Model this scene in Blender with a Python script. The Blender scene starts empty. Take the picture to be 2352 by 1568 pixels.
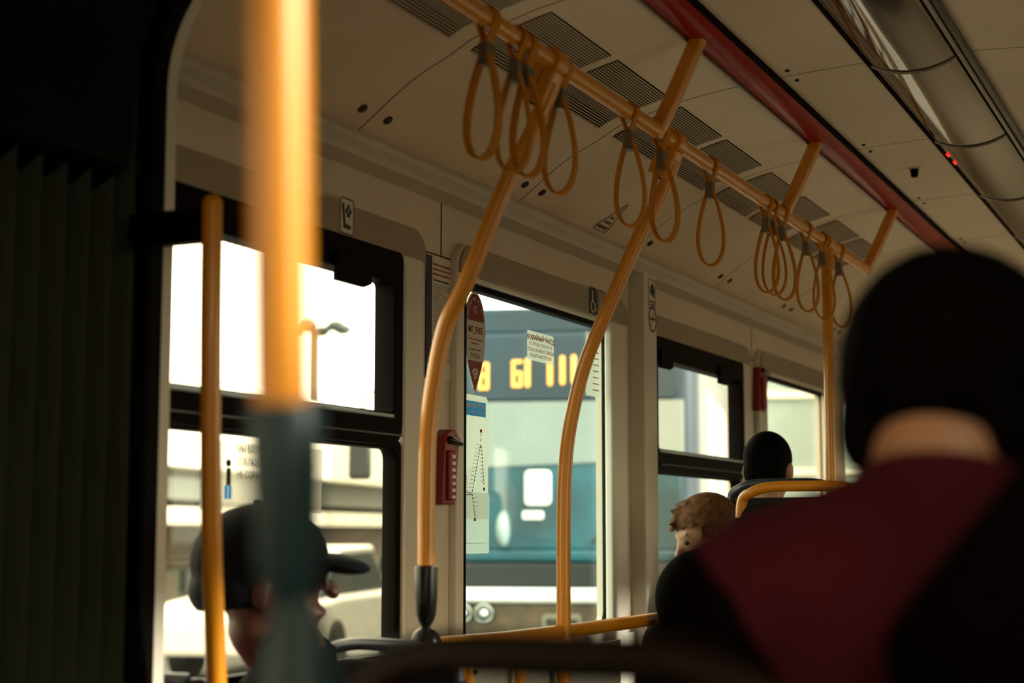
import bpy, bmesh, math, random
from mathutils import Vector, Matrix
random.seed(4)
PI = math.pi
SC = bpy.context.scene
COL = SC.collection
CZ = 1.2                      # height of the lens above the vehicle floor
GZ = -0.35                    # street level

# ------------------------------------------------------------------ camera
cam_d = bpy.data.cameras.new('camera')
cam_d.lens = 3789.0 / 2352.0 * 36.0
cam_d.sensor_width = 36.0
cam_d.clip_start = 0.05
cam_d.clip_end = 500
cam_d.dof.use_dof = True
cam_d.dof.focus_distance = 4.55
cam_d.dof.aperture_fstop = 2.5
cam = bpy.data.objects.new('camera', cam_d)
COL.objects.link(cam)
rx = Vector((0.41172595, -0.91130771, 0.0))
up = Vector((-0.10346914, -0.04674703, 0.99353352))
fw = Vector((0.90541476, 0.40906353, 0.1135392))
m = Matrix((( rx.x, up.x, -fw.x, 0), (rx.y, up.y, -fw.y, 0), (rx.z, up.z, -fw.z, CZ), (0, 0, 0, 1)))
cam.matrix_world = m
SC.camera = cam

# ------------------------------------------------------------------ view, world, daylight
SC.view_settings.view_transform = 'Standard'
SC.view_settings.look = 'None'
SC.view_settings.gamma = 1.0
SC.view_settings.exposure = 0.0
SC.view_settings.use_curve_mapping = False
SC.cycles.use_denoising = True
SC.cycles.max_bounces = 8
SC.cycles.diffuse_bounces = 5
SC.cycles.glossy_bounces = 4
SC.cycles.transparent_max_bounces = 24
SC.cycles.sample_clamp_indirect = 6.0
SC.cycles.caustics_reflective = False
SC.cycles.caustics_refractive = False

wd = bpy.data.worlds.new('overcast_sky')
SC.world = wd
wd.use_nodes = True
nt = wd.node_tree
nt.nodes.clear()
wo = nt.nodes.new('ShaderNodeOutputWorld')
bg = nt.nodes.new('ShaderNodeBackground')
tc = nt.nodes.new('ShaderNodeTexCoord')
nz = nt.nodes.new('ShaderNodeTexNoise'); nz.inputs['Scale'].default_value = 3.5; nz.inputs['Detail'].default_value = 3
cr = nt.nodes.new('ShaderNodeValToRGB')
cr.color_ramp.elements[0].position = 0.35; cr.color_ramp.elements[0].color = (0.86, 0.75, 0.54, 1)
cr.color_ramp.elements[1].position = 0.65; cr.color_ramp.elements[1].color = (1.0, 0.86, 0.58, 1)
nt.links.new(tc.outputs['Generated'], nz.inputs['Vector'])
nt.links.new(nz.outputs['Fac'], cr.inputs['Fac'])
nt.links.new(cr.outputs['Color'], bg.inputs['Color'])
bg.inputs['Strength'].default_value = 6.0
nt.links.new(bg.outputs['Background'], wo.inputs['Surface'])

sun_d = bpy.data.lights.new('hazy_sun', 'SUN'); sun_d.energy = 9.5; sun_d.color = (1., .90, .78); sun_d.angle = math.radians(6)
sun = bpy.data.objects.new('hazy_sun', sun_d); COL.objects.link(sun)
sun.rotation_euler = Vector((.20, -.93, .32)).to_track_quat('Z', 'Y').to_euler()

def portal(x0, x1, z0, z1, y, side):
    """light portal in a window opening: guides the sky light through it, emits nothing itself"""
    l = bpy.data.lights.new('window_portal', 'AREA')
    l.shape = 'RECTANGLE'; l.size = x1 - x0; l.size_y = z1 - z0
    l.cycles.is_portal = True
    o = bpy.data.objects.new('window_portal', l); COL.objects.link(o)
    o.location = ((x0 + x1) / 2, y, CZ + (z0 + z1) / 2)
    o.rotation_euler = (math.radians(-90 if side > 0 else 90), 0, 0)
WL = [(2.48, 3.57, -.30, .66), (3.87, 5.0, -.30, .66), (5.32, 6.46, -.30, .66), (6.80, 7.93, -.30, .66), (8.3, 9.4, -.3, .65)]
WLR = [(-1.3, 0.1, -.30, .66)]
WR = [(-1.3, -.08, -.3, .66), (.20, 1.16, .40, .80), (2.6, 3.66, -.3, .55), (5.3, 6.4, -.3, .50), (8.1, 9.4, -.3, .5)]  # unseen side; the high opening is added to let sun onto the foreground pole
for a in WL: portal(*a, 1.93, 1)
for a in WLR: portal(*a, 1.93, 1)
for a in WR: portal(*a, -.43, -1)

# ------------------------------------------------------------------ materials
MATS = {}
def M(name, col=(.5, .5, .5), rough=.5, metal=0., var=.06, scale=8., bump=0., spec=.5, emit=None, es=1., alpha=None, coat=0.):
    if name in MATS: return MATS[name]
    mt = bpy.data.materials.new(name); mt.use_nodes = True
    n = mt.node_tree; b = n.nodes['Principled BSDF']
    b.inputs['Roughness'].default_value = rough
    b.inputs['Metallic'].default_value = metal
    b.inputs['Specular IOR Level'].default_value = spec
    b.inputs['Coat Weight'].default_value = coat
    t = n.nodes.new('ShaderNodeTexCoord')
    z = n.nodes.new('ShaderNodeTexNoise'); z.inputs['Scale'].default_value = scale; z.inputs['Detail'].default_value = 4
    n.links.new(t.outputs['Object'], z.inputs['Vector'])
    r = n.nodes.new('ShaderNodeValToRGB')
    r.color_ramp.elements[0].position = .3; r.color_ramp.elements[1].position = .7
    r.color_ramp.elements[0].color = tuple(c * (1 - var) for c in col) + (1,)
    r.color_ramp.elements[1].color = tuple(min(1, c * (1 + var)) for c in col) + (1,)
    n.links.new(z.outputs['Fac'], r.inputs['Fac'])
    n.links.new(r.outputs['Color'], b.inputs['Base Color'])
    if bump:
        bp = n.nodes.new('ShaderNodeBump'); bp.inputs['Strength'].default_value = bump; bp.inputs['Distance'].default_value = .002
        z2 = n.nodes.new('ShaderNodeTexNoise'); z2.inputs['Scale'].default_value = scale * 18
        n.links.new(t.outputs['Object'], z2.inputs['Vector'])
        n.links.new(z2.outputs['Fac'], bp.inputs['Height']); n.links.new(bp.outputs['Normal'], b.inputs['Normal'])
    if emit:
        b.inputs['Emission Color'].default_value = tuple(emit) + (1,); b.inputs['Emission Strength'].default_value = es
    if alpha is not None: b.inputs['Alpha'].default_value = alpha
    MATS[name] = mt
    return mt

M('panel', (.64, .55, .43), .55, bump=.15, var=.05, scale=3)
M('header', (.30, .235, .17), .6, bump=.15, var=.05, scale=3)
M('pillar', (.66, .61, .52), .5, var=.04, scale=3)
M('mould', (.50, .44, .36), .5, var=.04)
M('lower_panel', (.42, .43, .40), .5, bump=.2)
M('seam', (.03, .012, .008), .8)
M('vent_bar', (.56, .46, .34), .7, spec=.1)
M('vent_dark', (.006, .002, .001), .9, spec=.05)
M('red', (.34, .006, .003), .25, spec=.05, var=.15)
M('duct', (.15, .125, .105), .07, metal=.9, var=.08, scale=2.5)
M('duct_trim', (.30, .25, .19), .3, metal=.5)
M('yellow', (.64, .235, .002), .38, spec=.55, coat=.2, var=.05)
_y = MATS['yellow'].node_tree.nodes['Principled BSDF']; _y.inputs['Coat Roughness'].default_value = .09; _y.inputs['Coat IOR'].default_value = 1.55
M('strap', (.50, .185, .005), .6, spec=.15, bump=.3)
M('crimp', (.16, .13, .09), .4, metal=.4)
M('black', (.002, .001, .001), .6, spec=.05)
M('rubber', (.0025, .0015, .001), .6, spec=.05)
M('bellows', (.05, .055, .038), .4, spec=.4)
M('black_gloss', (.005, .004, .004), .25, spec=.3)
M('floor', (.05, .045, .04), .6, bump=.3)
M('seat_dark', (.008, .003, .002), .6, spec=.1)
M('seat_cloth', (.010, .007, .009), .9, bump=.5, spec=.1)
M('handle_brown', (.006, .002, .001), .45, spec=.15)
M('handle_blueblack', (.02, .022, .03), .3)
M('teal_grey', (.010, .028, .035), .35, spec=.25)
M('paper', (.62, .58, .50), .7)
M('paper_glass', (.70, .72, .66), .6)
M('ink', (.02, .015, .015), .7)
M('ink_red', (.42, .02, .012), .7)
M('ink_grey', (.22, .19, .17), .7)
M('ink_blue', (.02, .09, .24), .7)
M('navy', (.012, .012, .03), .6)
M('deep_red', (.22, .006, .008), .5)
M('white_print', (.75, .72, .66), .6)
M('hammer_red', (.20, .008, .006), .4)
M('sill_light', (.35, .45, .48), .25, metal=.3)
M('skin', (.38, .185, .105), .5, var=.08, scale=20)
M('skin_dark', (.09, .02, .010), .5, var=.08, scale=20)
M('hair_black', (.002, .001, .001), .8, var=.4, scale=60, bump=.6, spec=.05)
M('hair_blond', (.10, .038, .010), .6, spec=.15, var=.5, scale=60, bump=.6)
M('maroon', (.050, .005, .011), .9, spec=.1, var=.18, scale=5, bump=.5)
M('black_cloth', (.002, .001, .001), .9, bump=.5, spec=.03)
M('cap_cloth', (.005, .006, .010), .8, bump=.4, spec=.15)
M('dark_red_cloth', (.03, .006, .005), .9)
M('eye', (.05, .04, .03), .5, spec=.1)
M('lens_glass', (.03, .05, .06), .05, metal=.4)
# outdoors
M('asphalt', (.16, .16, .15), .9)
M('tram_teal', (.001, .026, .050), .3, var=.2, scale=1.5)
M('tram_white', (.62, .66, .60), .4)
M('tram_black', (.006, .009, .010), .5)
M('tram_bumper', (.86, .86, .84), .4)
M('tram_brown', (.09, .055, .025), .35, var=.3)
M('sky_reflection', (.25, .30, .29), .6, var=.06, scale=2)  # pale tone puts the windscreen's sky reflection into colour
M('windscreen', (.002, .070, .10), .25, var=.5, scale=1.6)
M('led', (.05, .02, .01), .5, emit=(1.0, .40, .06), es=4.5)
M('lamp_white', (.8, .8, .8), .3, emit=(1., .98, .85), es=2.5)
M('chrome', (.55, .55, .5), .1, metal=1.)
M('facade_white', (.80, .76, .62), .7)
M('facade_grey', (.11, .125, .105), .7)
M('facade_brown', (.13, .085, .05), .7)
M('facade_beige', (.19, .17, .12), .7)
M('facade_dark', (.02, .03, .03), .5)
M('facade_green', (.28, .36, .33), .5)
M('post_green', (.03, .05, .042), .5)
M('car_white', (.85, .82, .74), .3)

# ceiling: panels with dark joints every 0.915 m
def ceiling_mat():
    mt = bpy.data.materials.new('ceiling_panels'); mt.use_nodes = True
    n = mt.node_tree; b = n.nodes['Principled BSDF']; b.inputs['Roughness'].default_value = .6
    t = n.nodes.new('ShaderNodeTexCoord'); s = n.nodes.new('ShaderNodeSeparateXYZ')
    n.links.new(t.outputs['Object'], s.inputs[0])
    a = n.nodes.new('ShaderNodeMath'); a.operation = 'SUBTRACT'; a.inputs[1].default_value = 3.262 - .9137 * 8
    n.links.new(s.outputs['X'], a.inputs[0])
    d = n.nodes.new('ShaderNodeMath'); d.operation = 'DIVIDE'; d.inputs[1].default_value = .9137
    n.links.new(a.outputs[0], d.inputs[0])
    f = n.nodes.new('ShaderNodeMath'); f.operation = 'FRACT'; n.links.new(d.outputs[0], f.inputs[0])
    l = n.nodes.new('ShaderNodeMath'); l.operation = 'LESS_THAN'; l.inputs[1].default_value = .0058
    n.links.new(f.outputs[0], l.inputs[0])
    z = n.nodes.new('ShaderNodeTexNoise'); z.inputs['Scale'].default_value = 2.2; z.inputs['Detail'].default_value = 5
    n.links.new(t.outputs['Object'], z.inputs['Vector'])
    r = n.nodes.new('ShaderNodeValToRGB')
    r.color_ramp.elements[0].position = .3; r.color_ramp.elements[1].position = .7
    r.color_ramp.elements[0].color = (.72, .57, .42, 1); r.color_ramp.elements[1].color = (.80, .64, .48, 1)
    n.links.new(z.outputs['Fac'], r.inputs['Fac'])
    mx = n.nodes.new('ShaderNodeMix'); mx.data_type = 'RGBA'
    n.links.new(l.outputs[0], mx.inputs['Factor']); n.links.new(r.outputs['Color'], mx.inputs['A'])
    mx.inputs['B'].default_value = (.06, .02, .012, 1)
    n.links.new(mx.outputs['Result'], b.inputs['Base Color'])
    MATS['ceiling'] = mt
ceiling_mat()

def glass_mat(name, tint, dirt):
    mt = bpy.data.materials.new(name); mt.use_nodes = True
    n = mt.node_tree; n.nodes.clear()
    o = n.nodes.new('ShaderNodeOutputMaterial'); tr = n.nodes.new('ShaderNodeBsdfTransparent'); tr.inputs[0].default_value = tint + (1,)
    gl = n.nodes.new('ShaderNodeBsdfGlossy'); gl.inputs['Roughness'].default_value = .03
    lw = n.nodes.new('ShaderNodeLayerWeight'); lw.inputs[0].default_value = .5
    pw = n.nodes.new('ShaderNodeMath'); pw.operation = 'POWER'; pw.inputs[1].default_value = 5
    n.links.new(lw.outputs['Facing'], pw.inputs[0])
    fr = n.nodes.new('ShaderNodeMath'); fr.operation = 'MULTIPLY_ADD'; fr.inputs[1].default_value = .55; fr.inputs[2].default_value = .018
    n.links.new(pw.outputs[0], fr.inputs[0])
    m1 = n.nodes.new('ShaderNodeMixShader')
    n.links.new(fr.outputs[0], m1.inputs[0]); n.links.new(tr.outputs[0], m1.inputs[1]); n.links.new(gl.outputs[0], m1.inputs[2])
    df = n.nodes.new('ShaderNodeBsdfDiffuse'); df.inputs[0].default_value = (.55, .66, .66, 1)
    t = n.nodes.new('ShaderNodeTexCoord')
    v = n.nodes.new('ShaderNodeTexNoise'); v.inputs['Scale'].default_value = 190; v.inputs['Detail'].default_value = 2
    n.links.new(t.outputs['Object'], v.inputs['Vector'])
    r = n.nodes.new('ShaderNodeValToRGB'); r.color_ramp.elements[0].position = .66; r.color_ramp.elements[1].position = .74
    r.color_ramp.elements[0].color = (0, 0, 0, 1); r.color_ramp.elements[1].color = (dirt, dirt, dirt, 1)
    n.links.new(v.outputs['Fac'], r.inputs['Fac'])
    st = n.nodes.new('ShaderNodeTexNoise'); st.inputs['Scale'].default_value = 6; st.inputs['Detail'].default_value = 5
    mp = n.nodes.new('ShaderNodeMapping'); mp.inputs['Scale'].default_value = (6, 6, .6)
    n.links.new(t.outputs['Object'], mp.inputs[0]); n.links.new(mp.outputs[0], st.inputs['Vector'])
    r2 = n.nodes.new('ShaderNodeMapRange'); r2.inputs['To Min'].default_value = 0; r2.inputs['To Max'].default_value = dirt * .08
    n.links.new(st.outputs['Fac'], r2.inputs['Value'])
    ad = n.nodes.new('ShaderNodeMath'); ad.operation = 'ADD'
    n.links.new(r.outputs['Color'], ad.inputs[0]); n.links.new(r2.outputs[0], ad.inputs[1])
    m2 = n.nodes.new('ShaderNodeMixShader')
    n.links.new(ad.outputs[0], m2.inputs[0]); n.links.new(m1.outputs[0], m2.inputs[1]); n.links.new(df.outputs[0], m2.inputs[2])
    n.links.new(m2.outputs[0], o.inputs[0])
    MATS[name] = mt
glass_mat('glass', (.97, .99, .97), .12)
glass_mat('glass_dirty', (.86, .97, 1.0), .30)
def film_mat(name, col, fac):
    mt = bpy.data.materials.new(name); mt.use_nodes = True
    n = mt.node_tree; n.nodes.clear()
    o = n.nodes.new('ShaderNodeOutputMaterial'); tr = n.nodes.new('ShaderNodeBsdfTransparent')
    df = n.nodes.new('ShaderNodeBsdfDiffuse'); df.inputs[0].default_value = col + (1,)
    tl = n.nodes.new('ShaderNodeBsdfTranslucent'); tl.inputs[0].default_value = col + (1,)
    m0 = n.nodes.new('ShaderNodeMixShader'); m0.inputs[0].default_value = .6
    n.links.new(df.outputs[0], m0.inputs[1]); n.links.new(tl.outputs[0], m0.inputs[2])
    z = n.nodes.new('ShaderNodeTexNoise'); z.inputs['Scale'].default_value = 9
    mr = n.nodes.new('ShaderNodeMapRange'); mr.inputs['To Min'].default_value = fac - .03; mr.inputs['To Max'].default_value = fac + .03
    n.links.new(z.outputs['Fac'], mr.inputs['Value'])
    m1 = n.nodes.new('ShaderNodeMixShader')
    n.links.new(mr.outputs[0], m1.inputs[0]); n.links.new(tr.outputs[0], m1.inputs[1]); n.links.new(m0.outputs[0], m1.inputs[2])
    n.links.new(m1.outputs[0], o.inputs[0]); MATS[name] = mt
film_mat('film_white', (.62, .64, .56), .62)
film_mat('sky_blue', (.03, .42, .80), .90)
film_mat('film_clear', (.6, .66, .60), .40)
film_mat('film_poster', (.70, .68, .60), .35)

# ------------------------------------------------------------------ mesh helpers
def link(o, parent=None):
    COL.objects.link(o)
    if parent is not None: o.parent = parent
    return o
def fin(name, bm, mat, parent=None, smooth=True, bevel=0., origin=None):
    me = bpy.data.meshes.new(name)
    if origin is None and parent is not None and parent.type == 'EMPTY':
        pass
    bmesh.ops.recalc_face_normals(bm, faces=bm.faces)
    bm.to_mesh(me); bm.free()
    me.materials.append(MATS[mat] if isinstance(mat, str) else mat)
    o = bpy.data.objects.new(name, me); link(o)
    if parent is not None:
        o.parent = parent
        o.matrix_parent_inverse = WM(parent).inverted()
    if bevel:
        b = o.modifiers.new('b', 'BEVEL'); b.width = bevel; b.segments = 3; b.limit_method = 'ANGLE'; b.angle_limit = math.radians(35)
    if smooth:
        for p in me.polygons: p.use_smooth = True
        me.set_sharp_from_angle(angle=math.radians(38))
    return o
def WM(o):
    return o.matrix_basis.copy() if o.parent is None else WM(o.parent) @ o.matrix_parent_inverse @ o.matrix_basis
def empty(name, loc, label=None, cat=None, group=None, rot=0.):
    o = bpy.data.objects.new(name, None); o.empty_display_size = .05
    o.location = loc; o.rotation_euler = (0, 0, rot); link(o)
    if label: tag(o, label, cat, group)
    return o
def tag(o, label, cat, group=None, kind=None):
    o['label'] = label; o['category'] = cat
    if group: o['group'] = group
    if kind: o['kind'] = kind
    return o
def st(o):
    o['kind'] = 'structure'; return o

def box(bm, x0, x1, y0, y1, z0, z1, mtx=None):
    vs = [bm.verts.new(v) for v in ((x0, y0, z0), (x1, y0, z0), (x1, y1, z0), (x0, y1, z0), (x0, y0, z1), (x1, y0, z1), (x1, y1, z1), (x0, y1, z1))]
    if mtx: 
        for v in vs: v.co = mtx @ v.co
    for f in ((0, 3, 2, 1), (4, 5, 6, 7), (0, 1, 5, 4), (1, 2, 6, 5), (2, 3, 7, 6), (3, 0, 4, 7)):
        bm.faces.new([vs[i] for i in f])
def bx(name, x0, x1, y0, y1, z0, z1, mat, parent=None, bevel=0.):
    bm = bmesh.new(); box(bm, x0, x1, y0, y1, z0, z1); return fin(name, bm, mat, parent, bevel=bevel)
def smooth_path(pts, n=6):
    pts = [Vector(p) for p in pts]
    out = []
    for i in range(len(pts) - 1):
        p0 = pts[max(i - 1, 0)]; p1 = pts[i]; p2 = pts[i + 1]; p3 = pts[min(i + 2, len(pts) - 1)]
        for k in range(n):
            t = k / n
            out.append(.5 * ((2 * p1) + (-p0 + p2) * t + (2 * p0 - 5 * p1 + 4 * p2 - p3) * t * t + (-p0 + 3 * p1 - 3 * p2 + p3) * t ** 3))
    out.append(pts[-1]); return out
def sweep(bm, pts, sec, closed=False, caps=True, hint=None):
    """sec: function(i, n) -> list of (a, b) offsets in the frame (side, normal)"""
    pts = [Vector(p) for p in pts]; n = len(pts); rings = []
    prev = None
    for i, p in enumerate(pts):
        if closed: t = (pts[(i + 1) % n] - pts[i - 1]).normalized()
        else: t = (pts[min(i + 1, n - 1)] - pts[max(i - 1, 0)]).normalized()
        if hint is not None: s = Vector(hint) - t * t.dot(Vector(hint)); s.normalize()
        elif prev is None:
            h = Vector((0, 0, 1)) if abs(t.z) < .9 else Vector((1, 0, 0)); s = t.cross(h).normalized()
        else:
            s = (prev - t * t.dot(prev)).normalized()
        prev = s; q = t.cross(s)
        rings.append([bm.verts.new(p + s * a + q * b) for a, b in sec(i, n)])
    k = len(rings[0])
    for i in range(n if closed else n - 1):
        A = rings[i]; B = rings[(i + 1) % n]
        for j in range(k): bm.faces.new((A[j], A[(j + 1) % k], B[(j + 1) % k], B[j]))
    if caps and not closed:
        bm.faces.new(list(reversed(rings[0]))); bm.faces.new(rings[-1])
def circ(r, k=20):
    return [(r * math.cos(2 * PI * j / k), r * math.sin(2 * PI * j / k)) for j in range(k)]
def tube(name, pts, r, mat, parent=None, k=20, closed=False):
    bm = bmesh.new()
    if isinstance(r, (int, float)): sweep(bm, pts, lambda i, n: circ(r, k), closed)
    else: sweep(bm, pts, lambda i, n: circ(r[i], k), closed)
    return fin(name, bm, mat, parent)
def prism(name, prof, x0, x1, mat, parent=None, bevel=0., smooth=True):
    """closed profile of (y, z) extruded along x"""
    bm = bmesh.new()
    a = [bm.verts.new((x0, y, z)) for y, z in prof]; b = [bm.verts.new((x1, y, z)) for y, z in prof]
    n = len(prof)
    for i in range(n): bm.faces.new((a[i], a[(i + 1) % n], b[(i + 1) % n], b[i]))
    bm.faces.new(a); bm.faces.new(list(reversed(b)))
    return fin(name, bm, mat, parent, smooth, bevel)
def rrect(x0, x1, z0, z1, r, n=6):
    if not hasattr(r, '__len__'): r = (r,) * 4      # bl, br, tr, tl
    out = []
    for cx, cz, a0, rr in ((x0 + r[0], z0 + r[0], PI, r[0]), (x1 - r[1], z0 + r[1], 1.5 * PI, r[1]), (x1 - r[2], z1 - r[2], 0, r[2]), (x0 + r[3], z1 - r[3], .5 * PI, r[3])):
        for k in range(n + 1):
            a = a0 + .5 * PI * k / n
            out.append((cx + rr * math.cos(a), cz + rr * math.sin(a)))
    return out
def plate(name, outlines, y0, y1, mat, parent=None, bev=0., mtx=None):
    """outer outline and holes in (x, z); solid between y0 (room side) and y1"""
    cu = bpy.data.curves.new(name, 'CURVE'); cu.dimensions = '2D'; cu.fill_mode = 'BOTH'
    for ol in outlines:
        s = cu.splines.new('POLY'); s.points.add(len(ol) - 1)
        for i, (x, z) in enumerate(ol): s.points[i].co = (x, z, 0, 1)
        s.use_cyclic_u = True
    cu.extrude = max(abs(y1 - y0) / 2 - bev, .00005); cu.bevel_depth = bev; cu.bevel_resolution = 2; cu.offset = -bev
    o = bpy.data.objects.new(name, cu); COL.objects.link(o)
    dg = bpy.context.evaluated_depsgraph_get()
    me = bpy.data.meshes.new_from_object(o.evaluated_get(dg)); bpy.data.objects.remove(o); bpy.data.curves.remove(cu)
    T = Matrix(((1, 0, 0, 0), (0, 0, -1, (y0 + y1) / 2), (0, 1, 0, 0), (0, 0, 0, 1)))
    if mtx is not None: T = mtx @ T
    me.transform(T); me.name = name
    me.materials.clear(); me.materials.append(MATS[mat])
    ob = bpy.data.objects.new(name, me); link(ob)
    if parent is not None:
        ob.parent = parent; ob.matrix_parent_inverse = WM(parent).inverted()
    for p in me.polygons: p.use_smooth = True
    me.set_sharp_from_angle(angle=math.radians(38))
    return ob
def text(body, x, z, size, y, mat, parent, sx=1., align='LEFT', bold=0., mtx=None, name='lettering', xr=0.):
    cu = bpy.data.curves.new(name, 'FONT'); cu.body = body; cu.size = size; cu.align_x = align
    cu.extrude = .0001; cu.offset = bold; cu.resolution_u = 3
    o = bpy.data.objects.new(name, cu); COL.objects.link(o)
    dg = bpy.context.evaluated_depsgraph_get()
    me = bpy.data.meshes.new_from_object(o.evaluated_get(dg)); bpy.data.objects.remove(o); bpy.data.curves.remove(cu)
    T = Matrix(((1, 0, 0, 0), (0, 0, -1, 0), (0, 1, 0, 0), (0, 0, 0, 1))) @ Matrix.Rotation(xr, 4, 'Z') @ Matrix.Diagonal((sx, 1, 1, 1))
    T = Matrix.Translation((x, y, z)) @ T
    if mtx is not None: T = mtx @ T
    me.transform(T); me.name = name; me.materials.clear(); me.materials.append(MATS[mat])
    ob = bpy.data.objects.new(name, me); link(ob)
    if parent is not None:
        ob.parent = parent; ob.matrix_parent_inverse = WM(parent).inverted()
    return ob
def bars(name, rects, y0, y1, mat, parent):
    bm = bmesh.new()
    for x0, x1, z0, z1 in rects: box(bm, x0, x1, y0, y1, z0, z1)
    return fin(name, bm, mat, parent, smooth=False)
def ell(bm, c, r, rot=None, u=20, v=14):
    mt = Matrix.Translation(c)
    if rot is not None: mt = mt @ rot
    mt = mt @ Matrix.Diagonal((r[0], r[1], r[2], 1))
    bmesh.ops.create_uvsphere(bm, u_segments=u, v_segments=v, radius=1, matrix=mt)
def capsule(bm, a, b, ra, rb, k=16):
    a = Vector(a); b = Vector(b); d = (b - a); L = d.length; d.normalize()
    pts = []; rad = []
    for i in range(5):
        t = -math.cos(i / 8 * PI); pts.append(a + d * ra * t); rad.append(max(ra * math.sqrt(max(0, 1 - t * t)), .0008))
    for i in range(1, 5): pts.append(a + d * L * i / 5); rad.append(ra + (rb - ra) * i / 5)
    for i in range(5):
        t = math.sin(i / 8 * PI); pts.append(b + d * rb * t); rad.append(max(rb * math.sqrt(max(0, 1 - t * t)), .0008))
    sweep(bm, pts, lambda i, n: circ(rad[i], k))
def remesh(name, bm, mat, parent, vox=.01, cut=None, smooth=3, bis=None):
    me = bpy.data.meshes.new(name); bmesh.ops.recalc_face_normals(bm, faces=bm.faces); bm.to_mesh(me); bm.free()
    o = bpy.data.objects.new(name, me); COL.objects.link(o)
    r = o.modifiers.new('r', 'REMESH'); r.mode = 'VOXEL'; r.voxel_size = vox; r.use_smooth_shade = True
    s = o.modifiers.new('s', 'SMOOTH'); s.iterations = smooth; s.factor = .5
    dg = bpy.context.evaluated_depsgraph_get()
    m2 = bpy.data.meshes.new_from_object(o.evaluated_get(dg)); bpy.data.objects.remove(o); bpy.data.meshes.remove(me)
    if bis is not None:
        b = bmesh.new(); b.from_mesh(m2)
        bmesh.ops.bisect_plane(b, geom=b.verts[:] + b.edges[:] + b.faces[:], plane_co=bis[0], plane_no=bis[1], clear_outer=True)
        b.to_mesh(m2); b.free()
    if cut:
        b = bmesh.new(); b.from_mesh(m2)
        dele = [v for v in b.verts if cut(v.co)]
        bmesh.ops.delete(b, geom=dele, context='VERTS'); b.to_mesh(m2); b.free()
    m2.name = name; m2.materials.clear(); m2.materials.append(MATS[mat])
    for p in m2.polygons: p.use_smooth = True
    ob = bpy.data.objects.new(name, m2); link(ob, parent)          # coordinates are local to the parent
    return ob

# ------------------------------------------------------------------ vehicle shell
X0, X1 = -1.6, 10.2
P = [(1.915, .885), (1.86, .925), (1.73, 1.02), (1.63, 1.07), (1.56, 1.107), (1.46, 1.137), (1.4, 1.152), (1.3, 1.17), (1.2, 1.182), (1.1, 1.192), (.87, 1.205), (.75, 1.207)]
P = P + [(1.5 - y, z) for y, z in reversed(P[:-1])]
def cz_at(y):
    for (a, b), (c, d) in zip(P, P[1:]):
        if c <= y <= a: return b + (d - b) * (a - y) / (a - c)
def cslope(y):
    return math.atan2(cz_at(y + .01) - cz_at(y - .01), .02)
prof = smooth_path([(y, z, 0) for y, z in P], 4)
prof = [(v[0], v[1] + CZ) for v in prof]
ceil = st(prism('ceiling', prof + [(y, z + .05) for y, z in reversed(prof)], 2.42, X1, 'ceiling'))
ceil2 = st(prism('ceiling_rear', prof + [(y, z + .05) for y, z in reversed(prof)], X0, 1.24, 'ceiling'))
st(bx('floor', X0, X1, -.5, 2.0, -.06, 0, 'floor'))
bm = bmesh.new()
for i in range(-1, 6):
    for s in (-.058, .062):
        X = 3.262 + .9137 * i + s
        y = 1.82; mt = Matrix.Translation((X, y, CZ + cz_at(y) - .002)) @ Matrix.Rotation(cslope(y), 4, 'X')
        bmesh.ops.create_cone(bm, cap_ends=True, segments=16, radius1=.012, radius2=.012, depth=.004, matrix=mt)
fin('screw_hole', bm, 'seam', ceil)
bm = bmesh.new()
for i in range(0, 5):
    for s in (-.05, .05):
        X = 3.262 + .9137 * i + s; y = 1.075
        mt = Matrix.Translation((X, y, CZ + cz_at(y) - .002)) @ Matrix.Rotation(cslope(y), 4, 'X')
        bmesh.ops.create_cone(bm, cap_ends=True, segments=12, radius1=.006, radius2=.006, depth=.004, matrix=mt)
fin('screw_hole', bm, 'seam', ceil)

def wallplate(name, x0, x1, holes, ya, yb):
    z0, z1 = -CZ, .90
    return plate(name, [[(x0, z0 + CZ), (x1, z0 + CZ), (x1, z1 + CZ), (x0, z1 + CZ)]] + [rrect(a, b, c + CZ, d + CZ, .03) for a, b, c, d in holes], ya, yb, 'panel')
st(wallplate('wall_left', 2.42, X1, WL, 1.90, 1.96))
st(wallplate('wall_left_rear', X0, 1.24, WLR, 1.90, 1.96))
st(wallplate('wall_right', 2.42, X1, WR[2:], -.46, -.40))
st(wallplate('wall_right_rear', X0, 1.24, WR[:2], -.46, -.40))
st(bx('wall_back', X0 - .06, X0, -.5, 2.0, 0, 2.45, 'panel'))
st(plate('wall_front', [[(-.5, 0), (2, 0), (2, 2.45), (-.5, 2.45)]], -.03, .03, 'panel', mtx=Matrix.Translation((X1, 0, 0)) @ Matrix.Rotation(PI / 2, 4, 'Z')))
for i, (a, b, c, d) in enumerate(WR):
    st(bx('window_%d' % (10 + i), a - .01, b + .01, -.432, -.428, CZ + c - .01, CZ + d + .01, 'glass'))  # panes out of view, one of them in the added sun opening
st(bx('window_20', -1.31, .11, 1.93, 1.934, CZ - .31, CZ + .67, 'glass'))
# side wall below the windows: pale grey lining
st(bx('trim_9', 2.46, X1, 1.885, 1.90, 0.02, CZ - .33, 'lower_panel'))

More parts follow.
